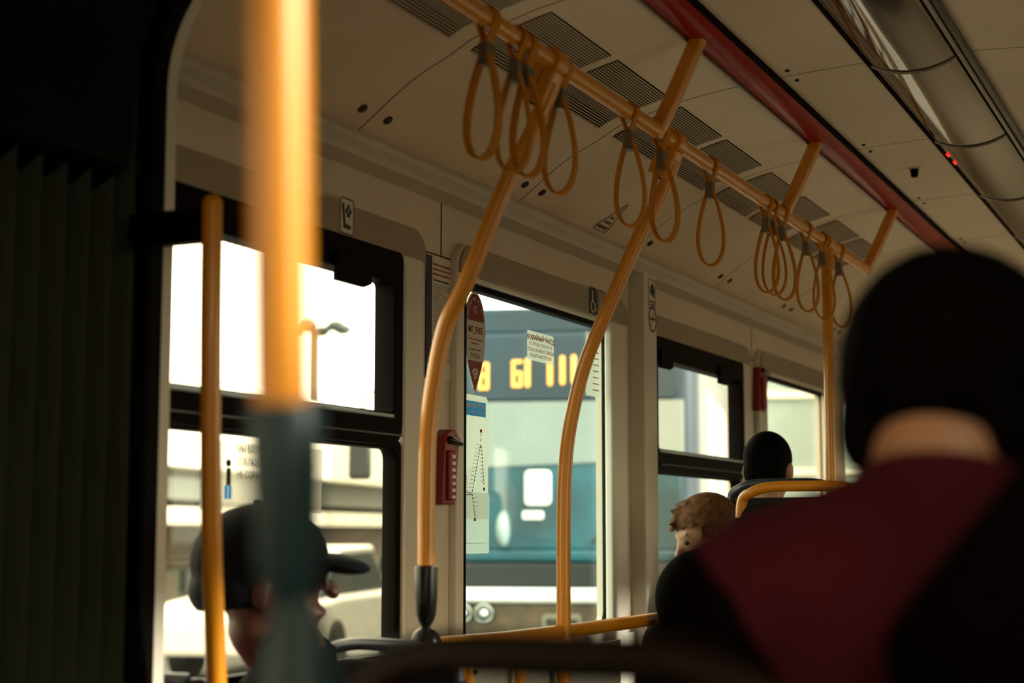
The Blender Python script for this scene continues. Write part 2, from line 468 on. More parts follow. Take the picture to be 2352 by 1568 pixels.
# cove moulding with its lit bead
zz = CZ
mp = [(1.902, .84), (1.872, .853), (1.858, .862), (1.848, .878)]
for k in range(9):
    a = -PI / 2 - .9 + k / 8 * PI * 1.05
    mp.append((1.844 - .013 * math.cos(a + PI / 2 + .35) , .895 - .013 * math.sin(a + PI / 2 + .35) * -1))
mp = [(1.902, .84), (1.872, .850), (1.856, .856), (1.848, .872), (1.838, .880), (1.832, .889), (1.831, .898), (1.836, .907), (1.846, .911), (1.862, .911), (1.902, .90)]
st(prism('trim_1', [(y, z + CZ) for y, z in mp], 2.42, X1, 'mould'))
st(prism('trim_2', [(1.5 - y, z + CZ) for y, z in mp], 2.42, X1, 'mould'))
# vertical joints in the upper wall lining
for i, X in enumerate((3.757, 6.62)):
    st(bx('trim_%d' % (3 + i), X, X + .004, 1.8985, 1.902, CZ + .70, CZ + .845, 'seam'))
for i, (a, b) in enumerate(((3.62, 3.84), (6.51, 6.68))):
    st(bx('trim_%d' % (5 + i), a, b, 1.8985, 1.902, CZ + .700, CZ + .7035, 'seam'))

# ---- windows of the left side
def surround(idx, xa, xb, ia, ib, ztop, itop):
    f = st(plate('trim_%d' % idx, [rrect(xa, xb, CZ - .62, CZ + ztop, (.01, .01, .07, .07)), rrect(ia, ib, CZ - .305, CZ + itop, .03)], 1.876, 1.902, 'pillar', bev=.006))
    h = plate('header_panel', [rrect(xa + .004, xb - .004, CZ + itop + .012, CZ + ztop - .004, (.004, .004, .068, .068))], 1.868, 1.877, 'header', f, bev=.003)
    return f
surround(11, 2.47, 3.62, 2.49, 3.525, .739, .657)
surround(12, 3.81, 5.07, 3.853, 4.93, .750, .655)
surround(13, 5.29, 6.51, 5.33, 6.40, .739, .657)
surround(14, 6.65, 7.96, 6.77, 7.82, .750, .655)

def hopper_window(idx, xa, xb, ga, gb, lb, latches):
    w = st(empty('window_%d' % idx, (0, 0, 0)))
    zf = plate('hopper_frame', [rrect(xa, xb, CZ + .200, CZ + .668, (.02, .05, .02, .02)), rrect(ga, gb, CZ + .278, CZ + .590, .012)], 1.868, 1.925, 'black', w, bev=.004)
    plate('gasket', [rrect(xa, lb + .025, CZ - .31, CZ + .215, .02), rrect(ga, lb, CZ - .29, CZ + .193, .025)], 1.885, 1.925, 'rubber', w, bev=.004)
    bx('jamb', lb + .02, lb + .07, 1.889, 1.93, CZ - .31, CZ + .215, 'pillar', w, bevel=.006)
    bx('ledge', ga, gb - .02, 1.856, 1.870, CZ + .263, CZ + .272, 'sill_light', w, bevel=.003)
    bx('crossbar', ga, gb + .03, 1.860, 1.870, CZ + .222, CZ + .226, 'black_gloss', w)
    bx('upper_pane', ga - .01, gb + .01, 1.905, 1.910, CZ + .27, CZ + .60, 'glass', w)
    bx('lower_pane', ga - .01, lb + .01, 1.905, 1.910, CZ - .30, CZ + .20, 'glass', w)
    for a, b in latches:
        plate('latch', [[(a, CZ + .556), (b - .03, CZ + .556), (b, CZ + .566), (b, CZ + .62), (a, CZ + .62)]], 1.856, 1.870, 'black', w, bev=.003)
    return w
hopper_window(1, 2.48, 3.50, 2.50, 3.455, 3.50, [(2.50, 2.62), (3.165, 3.32)])
hopper_window(3, 5.33, 6.40, 5.36, 6.355, 6.37, [(5.36, 5.49), (6.04, 6.175)])
def fixed_window(idx, ga, gb, zt, mat):
    w = st(empty('window_%d' % idx, (0, 0, 0)))
    plate('gasket', [rrect(ga - .02, gb + .03, CZ - .315, CZ + zt + .028, .04), rrect(ga, gb, CZ - .295, CZ + zt, .045)], 1.892, 1.925, 'rubber', w, bev=.004)
    bx('pane', ga - .01, gb + .01, 1.912, 1.917, CZ - .30, CZ + zt + .01, mat, w)
    return w
fixed_window(2, 3.90, 4.96, .640, 'glass_dirty')
fixed_window(4, 6.83, 7.87, .640, 'glass')
st(bx('window_5', 8.29, 9.41, 1.92, 1.924, CZ - .31, CZ + .66, 'glass'))

# projecting post between windows two and three
col = bx('door_post', 5.16, 5.284, 1.846, 1.905, 0.0, CZ + .862, 'pillar', bevel=.006)
col.name = 'trim_20'; st(col)

# ---- stickers and posters
def pict_frame(nm, x0, x1, z0, z1, y, label, cat, mat='paper', r=.008, edge='ink'):
    o = empty(nm, ((x0 + x1) / 2, y, CZ + z0), label, cat)
    plate('backing', [rrect(x0, x1, CZ + z0, CZ + z1, r)], y - .0012, y, mat, o)
    if edge: plate('border', [rrect(x0, x1, CZ + z0, CZ + z1, r), rrect(x0 + .003, x1 - .003, CZ + z0 + .003, CZ + z1 - .003, r * .7)], y - .0018, y - .0012, edge, o)
    return o
# seat pictogram over the first window
o = pict_frame('seat_sticker', 3.188, 3.25, .668, .752, 1.868, 'small white sticker with a black seat symbol above the first window', 'sticker')
Y = 1.8655
def pt(x, z): return (x, CZ + z)
plate('symbol', [[pt(3.196, .738), pt(3.203, .738), pt(3.210, .692), pt(3.234, .690), pt(3.234, .681), pt(3.203, .681)]], Y - .0006, Y + .001, 'ink', o)
cxs, czs = 3.224, .722
plus = [(-.005, .014), (.005, .014), (.005, .005), (.012, .005), (.012, -.005), (.005, -.005), (.005, -.014), (-.005, -.014), (-.005, -.005), (-.012, -.005), (-.012, .005), (-.005, .005)]
plate('cross', [[pt(cxs + a, czs + b) for a, b in plus], [pt(cxs + a * .45, czs + b * .45) for a, b in plus]], Y - .0006, Y + .001, 'ink', o)
# wheelchair + neighbour
o = pict_frame('wheelchair_sticker', 4.715, 4.778, .668, .752, 1.868, 'black sticker with a white wheelchair symbol above the second window', 'sticker', 'ink', edge=None)
tb = lambda nm, pts, r, par, mt='white_print', yy=Y: tube(nm, [(a, yy, CZ + b) for a, b in pts], r, mt, par, k=8)
tb('symbol', smooth_path([(4.733, .742), (4.735, .722), (4.736, .705), (4.755, .703), (4.760, .684), (4.769, .682)], 1) if False else [(4.735, .74), (4.737, .705), (4.755, .703), (4.760, .684), (4.770, .684)], .0022, o)
tb('wheel', [(4.742 + .017 * math.cos(a), .692 + .018 * math.sin(a)) for a in [math.radians(v) for v in range(100, 350, 12)]], .002, o)
o = pict_frame('pram_sticker', 4.785, 4.85, .668, .752, 1.868, 'outlined sticker half hidden by the yellow pole, next to wheelchair sticker', 'sticker', 'header')
tb('symbol', [(4.797, .732), (4.806, .722), (4.800, .702), (4.822, .700)], .0015, o, 'white_print')
# camera and no smoking signs on the post
Y2 = 1.8445
o = pict_frame('camera_sign', 5.198, 5.272, .742, .842, 1.846, 'outlined white sign with black camera symbol at top of the post', 'sign', 'paper')
plate('camera_symbol', [[pt(5.215, .815), pt(5.238, .832), (5.238, CZ + .832), pt(5.262, .806), pt(5.256, .792), pt(5.262, .782), pt(5.240, .786), pt(5.226, .790), pt(5.212, .797)]], Y2 - .001, Y2 + .0005, 'ink', o)
bars('caption', [(5.208, 5.226, CZ + .764, CZ + .769), (5.230, 5.262, CZ + .764, CZ + .769), (5.212, 5.240, CZ + .754, CZ + .759), (5.244, 5.258, CZ + .754, CZ + .759)], Y2 - .0008, Y2 + .0005, 'ink', o)
o = empty('no_smoking_sign', (5.238, 1.846, CZ + .67), 'round no smoking sign on the post below the camera sign', 'sign')
cc = [(5.238 + .038 * math.cos(a * PI / 18), CZ + .708 + .045 * math.sin(a * PI / 18)) for a in range(36)]
ci = [(5.238 + .032 * math.cos(a * PI / 18), CZ + .708 + .039 * math.sin(a * PI / 18)) for a in range(36)]
plate('backing', [cc], 1.8452, 1.846, 'paper', o); plate('ring', [cc, ci], 1.8444, 1.8452, 'ink', o)
bars('cigarette', [(5.212, 5.262, CZ + .704, CZ + .712)], 1.8440, 1.8448, 'ink', o)
tube('slash', [(5.216, 1.8445, CZ + .680), (5.260, 1.8445, CZ + .736)], .0013, 'ink_red', o, k=8)

# safety poster between windows one and two
o = empty('safety_poster', (3.74, 1.898, CZ + .38), 'white poster with dark blue side stripe, red heading and small black print', 'poster')
yp = 1.898
k_ = yp / 1.87
pa, pb, pz0, pz1 = 3.672, 3.862, .385, .695
bx('sheet', pa + .03, pb - .006, yp - .001, yp + .001, CZ + pz0, CZ + pz1, 'paper', o)
bx('stripe', pa, pa + .032, yp - .0014, yp + .001, CZ + pz0 - .004, CZ + pz1, 'navy', o)
bx('blue_foot', pa, pa + .032, yp - .0018, yp, CZ + pz0 - .004, CZ + pz0 + .035, 'ink_blue', o)
for i, s in enumerate(('Памятка антитеррористической', 'безопасности пассажирам', 'наземного городского транспорта')):
    text(s, pa + .036, CZ + pz1 - .022 - i * .0125, .0088, yp - .0015, 'ink_red', o, sx=1.0, bold=.0002, name='heading')
text('Уважаемые пассажиры!', pa + .04, CZ + pz1 - .062, .0075, yp - .0015, 'ink', o, bold=.0002, name='salutation')
rc = []
z = CZ + pz1 - .07
for i in range(31):
    L = random.choice((.14, .145, .148, .138, .07)) if i % 4 == 3 else .145 - random.random() * .012
    x = pa + .038 + (.006 if i % 4 == 0 else 0); e = pa + .036 + L * .98
    while x < e:
        w = .004 + random.random() * .012; rc.append((x, min(x + w, e), z - .0026, z)); x += w + .0022
    z -= .0062
    if i == 24: z -= .008
bars('small_print', rc, yp - .0013, yp, 'ink_grey', o)
bars('red_line', [(pa + .038, pa + .11, CZ + pz0 + .095, CZ + pz0 + .098)], yp - .0015, yp, 'ink_red', o)
bars('emblem', [(pa + .045, pa + .053, CZ + pz0 + .022, CZ + pz0 + .034)], yp - .0015, yp, 'ink', o)

# drop shaped network sticker on window two
def drop(cx, cz, w, ztop, zbot, s=1.):
    out = []; zc = cz
    for k in range(25):
        a = PI * k / 24
        out.append((cx + w * s * math.cos(a), CZ + zc + (ztop - zc) * s * math.sin(a)))
    L = [(cx - w * s, zc), (cx - w * s * .93, zc - (zc - zbot) * .28), (cx - w * s * .62, zc - (zc - zbot) * .58), (cx, zbot * s + zc * (1 - s))]
    R = [(2 * cx - a, b) for a, b in reversed(L[1:3])]
    for a, b in L[1:] + R: out.append((a, CZ + b))
    return out
yg = 1.9105
dk = .998
dcx, dw = 3.985, .066
o = empty('network_sticker', (dcx, yg, CZ + .365), 'dark red and cream drop shaped sticker on the window, wifi arcs at its tip', 'sticker')
plate('white_rim', [drop(dcx, .535, dw, .640, .360)], yg - .0006, yg, 'white_print', o)
plate('red_drop', [drop(dcx, .535, dw, .640, .360, .94)], yg - .0012, yg - .0006, 'deep_red', o)
plate('cream_band', [[pt(dcx - dw * .93, .560), pt(dcx + dw * .93, .545 + .015), pt(dcx + dw * .93, .535), pt(dcx + dw * .88, .49), pt(dcx + dw * .77, .452), pt(dcx - dw * .77, .452), pt(dcx - dw * .88, .49), pt(dcx - dw * .93, .535)]], yg - .0018, yg - .0012, 'paper', o)
arc_txt = 'ЕДИНАЯ WI-FI СЕТЬ'
for i, ch in enumerate(arc_txt):
    if ch == ' ': continue
    a = math.radians(172 - i * 164 / (len(arc_txt) - 1))
    text(ch, dcx + dw * .72 * math.cos(a), CZ + .553 + .062 * math.sin(a), .0135, yg - .002, 'white_print', o, align='CENTER', xr=a - PI / 2, bold=.0002, name='arc_lettering')
text('MT_FREE', dcx, CZ + .528, .0245, yg - .0022, 'deep_red', o, sx=.92, align='CENTER', bold=.0006, name='network_name')
text('Техническая поддержка', dcx, CZ + .508, .0075, yg - .0022, 'ink_red', o, sx=.92, align='CENTER', name='support_line')
text('+7 495 160 60 60', dcx, CZ + .499, .0070, yg - .0022, 'ink_red', o, align='CENTER', name='phone_line') if False else bars('phone_line', [(dcx - .025 + i * .012, dcx - .016 + i * .012, CZ + .497, CZ + .501) for i in range(4)], yg - .0022, yg - .0017, 'ink_red', o)
bars('dashes', [(dcx - .038 + i * .0125, dcx - .029 + i * .0125, CZ + .481, CZ + .484) for i in range(6)], yg - .0022, yg - .0017, 'ink', o)
text('P40004', dcx, CZ + .458, .022, yg - .0022, 'ink_grey', o, sx=.9, align='CENTER', name='number')
tube('emblem', [(dcx + .008 * math.cos(a * PI / 6), yg - .0018, CZ + .592 + .009 * math.sin(a * PI / 6)) for a in range(12)], .0012, 'white_print', o, k=6, closed=True)
for r in (.010, .019, .028):
    aa = [math.radians(v) for v in range(50, 131, 10)]
    w = .0032
    plate('wifi_arc', [[(dcx + (r + w) * math.cos(a), CZ + .395 + (r + w) * 1.2 * math.sin(a)) for a in aa] + [(dcx + (r - w) * math.cos(a), CZ + .395 + (r - w) * 1.2 * math.sin(a)) for a in reversed(aa)]], yg - .0018, yg - .0012, 'paper', o)

# tram route sheet
o = empty('route_map', (4.0, yg, CZ - .06), 'pale route map sheet with blue title strip below the drop sticker', 'poster')
sx0, sx1 = 3.905, 4.070
plate('sheet', [rrect(sx0, sx1, CZ + .030, CZ + .360, (.004, .004, .02, .004))], yg - .0006, yg, 'film_white', o)
plate('plastic_pocket', [rrect(sx0, sx1 + .006, CZ - .062, CZ + .10, .008)], yg - .0010, yg - .0006, 'film_clear', o)
bx('title_strip', sx0, 4.052, yg - .0014, yg - .0006, CZ + .304, CZ + .343, 'sky_blue', o)
text('МАРШРУТОВ', 3.931, CZ + .3245, .0185, yg - .0018, 'white_print', o, sx=.92, bold=.0004, name='title')
text('СКОГО ТРАМВАЙНОГО ДЕПО', 3.925, CZ + .310, .0088, yg - .0018, 'white_print', o, sx=.92, name='subtitle')
def dline(nm, a, b, n, r, mat, duty=.6):
    bm = bmesh.new(); A = Vector((a[0], yg - .0014, CZ + a[1])); B = Vector((b[0], yg - .0014, CZ + b[1]))
    for i in range(n):
        sweep(bm, [A.lerp(B, i / n), A.lerp(B, (i + duty) / n)], lambda q, w: circ(r, 6))
    return fin(nm, bm, mat, o)
dline('red_route', (4.022, .262), (4.020, .215), 3, .0009, 'ink_red')
dline('black_route', (4.018, .225), (3.968, .098), 14, .0011, 'ink')
dline('blue_route', (4.026, .225), (4.042, .118), 11, .0012, 'ink_blue')
dline('black_branch', (3.925, .093), (3.966, .094), 4, .0012, 'ink')
dline('red_branch', (3.925, .101), (3.966, .098), 5, .0010, 'ink_red')
dline('orange_route', (3.968, .096), (3.986, .033), 7, .0011, 'ink_red', .7)
dline('faint_route', (3.930, .165), (3.938, .10), 9, .0006, 'ink_red')
rc = []
for i in range(12):
    t = i / 12; x = 4.016 - .048 * t; z = CZ + .228 - .125 * t; rc.append((x - .022, x - .004, z - .0006, z + .0006))
bars('stop_ticks', rc, yg - .0013, yg - .0008, 'ink_grey', o); rc = []
for i in range(9):
    t = i / 9; x = 4.030 + .010 * t; z = CZ + .215 - .095 * t; rc.append((x - .016, x - .003, z - .0006, z + .0006))
bars('stop_ticks', rc, yg - .0013, yg - .0008, 'ink_grey', o); rc = []
for i in range(5): rc.append((3.978 + i * .003, 3.998, CZ + .085 - i * .011, CZ + .0862 - i * .011))
bars('foot_line', [(sx0, 4.06, CZ - .035, CZ - .0342)], yg - .0013, yg - .0008, 'ink_grey', o)
bars('stop_ticks', rc, yg - .0013, yg - .0008, 'ink_grey', o)
for q_ in ((4.017, 4.029, CZ + .262, CZ + .270), (3.980, 3.992, CZ + .024, CZ + .032)): bars('terminus', [q_], yg - .0016, yg - .001, 'ink_red', o)
bars('blue_terminus', [(4.037, 4.048, CZ + .106, CZ + .114)], yg - .0016, yg - .001, 'ink_blue', o)

# emergency exit sticker
o = empty('emergency_exit_sticker', (4.43, yg, CZ + .49), 'pale emergency exit sticker with red Cyrillic print on the middle window', 'sticker')
plate('backing', [rrect(4.335, 4.532, CZ + .490, CZ + .576, .008)], yg - .0006, yg, 'film_white', o)
for i, (s, sz, bd, z, sx) in enumerate((('АВАРИЙНЫЙ ВЫХОД', .0205, .0007, .550, .96), ('В СЛУЧАЕ ОПАСНОСТИ', .0150, .0001, .5335, .95), ('СТЕКЛО АВАРИЙНОГО ВЫХОДА', .0150, .0001, .5165, .80), ('РАЗБИТЬ МОЛОТКОМ', .0150, .0001, .500, .95))):
    text(s, 4.434, CZ + z, sz, yg - .001, 'ink_red', o, sx=sx, align='CENTER', bold=bd, name='print_line')
o = empty('paper_notice', (4.88, yg, CZ + .24), 'white notice taped on the glass behind the second curved pole', 'notice')
plate('sheet', [rrect(4.79, 4.905, CZ + .42, CZ + .622, .003)], yg - .0006, yg, 'film_white', o)
bars('print_line', [(4.85, 4.90, CZ + .44 + i * .02, CZ + .443 + i * .02) for i in range(7)], yg - .0012, yg - .0006, 'ink_red', o)
# courtesy notice on the lower pane of window one
o = empty('courtesy_notice', (3.05, 1.902, CZ + .04), 'translucent notice with black lettering and small figure on first window lower pane', 'notice')
plate('film', [rrect(2.72, 3.185, CZ + .038, CZ + .178, .006)], 1.9025, 1.9035, 'film_poster', o)
for i, s in enumerate(('МОЛОДЫЕ ЛЮДИ, НЕ СИДИТЕ', 'СОБЛЮДАЙТЕ ЧИСТОТУ,', 'НЕ СОРИТЕ В САЛОНЕ.')):
    text(['МЫ ВАС ПРОСИМ: БЕРЕГИТЕ', 'СОБЛЮДАЙТЕ ЧИСТОТУ САЛОНА,', 'НЕ СОРИТЕ, ПОЖАЛУЙСТА'][i], 2.845, CZ + .158 - i * .026, .020, 1.902, 'ink', o, sx=.88, name='print_line')
bm = bmesh.new(); ell(bm, (2.815, 1.902, CZ + .135), (.010, .001, .008)); box(bm, 2.808, 2.823, 1.901, 1.902, CZ + .09, CZ + .125)
fin('figure', bm, 'ink', o)
bars('figure_legs', [(2.802, 2.812, CZ + .062, CZ + .09), (2.816, 2.826, CZ + .062, CZ + .09)], 1.901, 1.902, 'sky_blue', o)
# triangle sticker on the ceiling cove
o = empty('triangle_sticker', (4.75, 1.82, CZ + .95), 'long triangular outlined sticker with black text on the ceiling cove', 'sticker')
tl = math.atan2(1.002 - .936, 1.756 - 1.851)      # slope of the cove
def cove(x, v, lift=.0015):   # v from 0 (bottom, y=1.851) to 1 (top y=1.745)
    y = 1.851 - .100 * v
    return Vector((x, y - lift, CZ + cz_at(y) - lift))
def strip(nm, pts, r, mat, close=True):
    tube(nm, pts, r, mat, o, k=6, closed=close)
strip('outline', [cove(4.704, .02), cove(4.79, .02), cove(4.801, .12), cove(4.752, 1.0), cove(4.743, 1.0), cove(4.698, .12)], .0011, 'ink')
bm = bmesh.new()
for v0, v1, a, b in ((.10, .19, 4.712, 4.788), (.28, .36, 4.722, 4.777), (.45, .52, 4.733, 4.762)):
    n = 7
    for i in range(n):
        xa = a + (b - a) * i / n; xb = a + (b - a) * (i + .72) / n
        vs = [bm.verts.new(q) for q in (cove(xa, v0), cove(xb, v0), cove(xb, v1), cove(xa, v1))]
        bm.faces.new(vs)
fin('text_block', bm, 'ink', o)
strip('pointer', [cove(4.742, .60), cove(4.749, .86)], .0009, 'ink', False)

# emergency hammers
def hammer(x, z, h, w, y, label, holes):
    t = empty('emergency_hammer', (x, y, CZ + z), label, 'emergency hammer', 'red emergency hammers beside the windows')
    hs = h
    hd = plate('holder', [[(x - w * .5, CZ + z), (x + w * .30, CZ + z), (x + w * .62, CZ + z + hs * .78), (x + w * .80, CZ + z + hs * .86), (x + w * .35, CZ + z + hs), (x, CZ + z + hs * 1.0), (x - w * .35, CZ + z + hs * .9)]], y - .032, y - .001, 'hammer_red', t, bev=.004)
    bx('handle', x - w * .25, x + w * .2, y - .042, y - .030, CZ + z + .01, CZ + z + hs * .72, 'deep_red', hd, bevel=.005)
    bm = bmesh.new(); capsule(bm, (x - w * .1, y - .036, CZ + z + hs * .86), (x + w * .62, y - .036, CZ + z + hs * .82), .010, .007); fin('hammer_head', bm, 'black_gloss', hd)
    bars('white_mark', [(x - w * .12, x + w * .10, CZ + z + .015 + i * .017, CZ + z + .023 + i * .017) for i in range(holes)], y - .0435, y - .0415, 'white_print', t)
    return t
hammer(3.755, .064, .190, .085, 1.90, 'red emergency hammer in its holder below the poster, beside the first curved pole', 7)
hammer(6.68, .49, .20, .12, 1.90, 'dark red emergency hammer on the far wall above the small green sign', 0)
o = pict_frame('green_sign', 6.63, 6.715, .390, .482, 1.90, 'small green sign on the wall between the third and fourth windows', 'sign', 'paper', edge=None)
M('sign_green', (.01, .12, .05), .6)
plate('green_field', [rrect(6.64, 6.705, CZ + .398, CZ + .474, .004)], 1.8975, 1.8988, 'sign_green', o)
bars('figure', [(6.655, 6.665, CZ + .41, CZ + .46), (6.668, 6.69, CZ + .43, CZ + .445)], 1.8968, 1.8975, 'white_print', o)

# ------------------------------------------------------------------ ceiling fittings
def vent(x0, x1, ya, yb, label, grp):
    t = empty('ceiling_vent', ((x0 + x1) / 2, (ya + yb) / 2, CZ + cz_at((ya + yb) / 2)), label, 'vent', grp)
    def pp(x, y, d): 
        s = cslope(y); return Vector((x, y - d * math.sin(-s) * 1.0, CZ + cz_at(y) - d * math.cos(s)))
    bm = bmesh.new(); n = 6
    ys = [yb + (ya - yb) * i / n for i in range(n + 1)]
    for i in range(n):
        q = [pp(x0, ys[i], .002), pp(x1, ys[i], .002), pp(x1, ys[i + 1], .002), pp(x0, ys[i + 1], .002)]
        q += [v + Vector((0, 0, .004)) for v in q]
        vs = [bm.verts.new(v) for v in q]
        for f in ((0, 1, 2, 3), (7, 6, 5, 4), (0, 4, 5, 1), (1, 5, 6, 2), (2, 6, 7, 3), (3, 7, 4, 0)): bm.faces.new([vs[k] for k in f])
    fin('backing', bm, 'vent_dark', t, smooth=False)
    bm = bmesh.new(); N = 11
    for i in range(N):
        y = yb + (ya - yb) * (i + .5) / N
        w = abs(ya - yb) / N * .21
        a = pp(x0 - .001, y - w, .0045); b = pp(x0 - .001, y + w, .0045); c = pp(x0 - .001, y + w, .0015); d = pp(x0 - .001, y - w, .0015)
        A = [bm.verts.new(v) for v in (a, b, c, d)]; B = [bm.verts.new(v + Vector((x1 - x0 + .002, 0, 0))) for v in (a, b, c, d)]
        for k in range(4): bm.faces.new((A[k], A[(k + 1) % 4], B[(k + 1) % 4], B[k]))
        bm.faces.new(A); bm.faces.new(B)
    fin('grille', bm, 'vent_bar', t, smooth=False)
    ords.append(t)
ords = []
NTH = ['first', 'second', 'third', 'fourth', 'fifth', 'sixth', 'seventh', 'eighth', 'ninth', 'tenth']
for row, (ya, yb, rn) in enumerate(((1.480, 1.396, 'row nearer the red strip'), (1.597, 1.520, 'row nearer the windows'))):
    k = 0
    for i in range(0, 5):
        for j in (0, 1):
            if i == 0 and j == 0: continue
            s = 3.262 + .9137 * (i - 1)
            a, b = ((s + .042, s + .415), (s + .462, s + .84))[j]
            vent(a, b, ya, yb, 'dark slotted ceiling vent, %s, %s from the picture\'s top edge' % (rn, NTH[k]), 'slotted ceiling vents')
            k += 1

# red strip along the ceiling
def strip_box(nm, ya, yb, drop, mat, x0=2.42, x1=X1, n=8, par=None, amp=1.):
    pr = []
    for i in range(n + 1):
        t = i / n; y = ya + (yb - ya) * t
        pr.append((y, CZ + cz_at(y) - .004 - drop * math.sin(PI * t) ** .5))
    pr = pr + [(y, CZ + cz_at(y) + .004) for y in (yb, ya)]
    return prism(nm, pr, x0, x1, mat, par)
t = empty('ceiling_strip', (5, 1.15, CZ + 1.17), 'glossy dark red strip running along the ceiling above the brackets', 'ceiling strip')
strip_box('channel', 1.206, 1.122, .010, 'red', par=t)
bx('edge_profile', 2.42, X1, 1.2075, 1.2125, CZ + 1.168, CZ + 1.184, 'duct_trim', t, bevel=.002)
bx('shadow_gap', 2.42, X1, 1.108, 1.1215, CZ + 1.181, CZ + 1.195, 'vent_dark', t)
# central glossy duct
t = empty('ceiling_duct', (5, .755, CZ + 1.19), 'long glossy brown convex panel along the middle of the ceiling', 'ceiling duct')
pr = []
for i in range(17):
    u = i / 16; y = .868 + (.655 - .868) * u
    pr.append((y, CZ + 1.205 - .006 - .028 * math.sin(PI * u) ** .8))
pr += [(.655, CZ + 1.207), (.868, CZ + 1.207)]
prism('cover', pr, 2.42, X1, 'duct', t)
for sgn, ya, yb in ((1, .868, .878), (-1, .645, .655)):
    bx('shadow_gap', 2.42, X1, ya, yb, CZ + 1.196, CZ + 1.207, 'vent_dark', t)
bx('side_rail', 2.42, X1, .634, .645, CZ + 1.190, CZ + 1.207, 'duct_trim', t, bevel=.003)
bx('side_rail', 2.42, X1, .612, .628, CZ + 1.192, CZ + 1.207, 'black_gloss', t, bevel=.003)
for i in range(7):
    X = 3.262 + .9137 * (i)+.02
    tube('joint_band', [(X, y, z - .001) for y, z in pr[:17]], .0045, 'duct_trim', t, k=8)
bm = bmesh.new(); capsule(bm, (5.28, .862, CZ + 1.192), (5.31, .860, CZ + 1.191), .003, .003); capsule(bm, (5.40, .860, CZ + 1.192), (5.43, .859, CZ + 1.191), .003, .003)
M('led_red', (.3, 0, 0), .4, emit=(1, .02, .01), es=1.5)
fin('indicator_light', bm, 'led_red', t)
t = empty('ceiling_sensor', (5.47, 1.0, CZ + 1.19), 'tiny black fitting on the ceiling between the red strip and duct', 'fitting')
bm = bmesh.new(); bmesh.ops.create_cone(bm, cap_ends=True, segments=16, radius1=.011, radius2=.015, depth=.03, matrix=Matrix.Translation((5.47, 1.0, CZ + 1.183))); fin('body', bm, 'black', t)
bm = bmesh.new(); bmesh.ops.create_cone(bm, cap_ends=True, segments=16, radius1=.019, radius2=.019, depth=.004, matrix=Matrix.Translation((5.47, 1.0, CZ + 1.196))); fin('flange', bm, 'panel', t)

# ------------------------------------------------------------------ grab rail, poles
RY, RZ, RR = 1.29, CZ + .96, .0185
rail = empty('grab_rail', (4.4, RY, RZ), 'long yellow overhead grab rail running below the ceiling vents', 'grab rail')
tube('rail_tube', [(1.32, RY, RZ), (3, RY, RZ), (4.5, RY, RZ), (6.06, RY, RZ)], RR, 'yellow', rail, k=28)
for X in (2.53, 3.71, 4.875, 6.04):
    bm = bmesh.new(); sec = rrect(-.0185, .0185, -.0185, .0185, .009, 4)
    sweep(bm, [(X, RY + .006, RZ - .012), (X, RY - .04, RZ + .075), (X, 1.182, CZ + 1.178)], lambda i, n: sec, hint=(1, 0, 0))
    fin('bracket', bm, 'yellow', rail)

def clamp(par, X, tilt):
    """split clamp gripping the rail, its socket pointing down the pole"""
    bm = bmesh.new(); sweep(bm, [(X - .026, RY, RZ), (X + .026, RY, RZ)], lambda i, n: circ(.0285, 28)); 
    cc_ = fin('clamp_collar', bm, 'yellow', par, bevel=.003)
    d = Vector((0, tilt, -1)).normalized()
    a = Vector((X, RY, RZ)) + d * .018; b = a + d * .075
    bm = bmesh.new(); sec = rrect(-.0265, .0265, -.028, .028, .008, 4)
    sweep(bm, [a, b], lambda i, n: sec, hint=(1, 0, 0)); fin('clamp_socket', bm, 'yellow', par, bevel=.002)
    bm = bmesh.new(); box(bm, X - .0272, X + .0272, -.0008, .0008, 0, .08, None)
    for v in bm.verts:
        v.co = Vector((v.co.x, 0, 0)) + Vector((0, a.y, a.z)) + d * v.co.z + Vector((0, -d.z, d.y)) * v.co.y
    fin('clamp_joint', bm, 'seam', cc_)
s_ = 1.372
t = empty('curved_pole', (3.06, 1.575, 0), 'yellow curved pole with a black sleeve at its foot, left of window', 'pole', 'curved yellow poles')
p1 = [(1.29, .915), (1.335, .82), (1.394, .717), (1.483, .521), (1.534, .424), (1.562, .300), (1.574, .196), (1.577, .06), (1.577, -.085)]
path1 = smooth_path([(3.06, y, CZ + z) for y, z in p1], 6)
tube('tube', path1, .0178, 'yellow', t, k=28)
clamp(t, 3.06, .48)
def sleeve(par, x, y, zt, zb, r, mat, nm='sleeve'):
    L = zt - zb
    prof = [(0, r * .78), (.02, r * .97), (.05, r), (.55, r * .96), (.80, r * .85), (.92, r * .62), (1.0, r * .34)]
    pts = [(x, y, zt - L * a) for a, _ in prof]; rr = [b for _, b in prof]
    return tube(nm, pts, rr, mat, par, k=28)
sleeve(t, 3.06, 1.577, CZ - .072, CZ - .198, .0245, 'black_gloss')
bm = bmesh.new(); ell(bm, (3.06, 1.577, CZ - .232), (.033, .033, .036)); fin('ball_joint', bm, 'black_gloss', t)
tube('lower_post', [(3.06, 1.577, CZ - .25), (3.06, 1.577, 0.0)], .0178, 'black', t)
t = empty('curved_pole', (3.84, 1.59, 0), 'yellow curved pole crossing the window, upright down to the lower rail', 'pole', 'curved yellow poles')
p2 = [(1.29, .915), (1.33, .825), (1.384, .733), (1.467, .561), (1.531, .421), (1.568, .291), (1.586, .181), (1.593, .018), (1.594, -.26), (1.594, -.60), (1.594, -1.2)]
tube('tube', smooth_path([(3.84, y, CZ + z) for y, z in p2], 6), .0178, 'yellow', t, k=28)
clamp(t, 3.84, .48)
t = empty('straight_pole', (5.42, RY, 0), 'straight yellow pole dropping from the far end of the grab rail', 'pole')
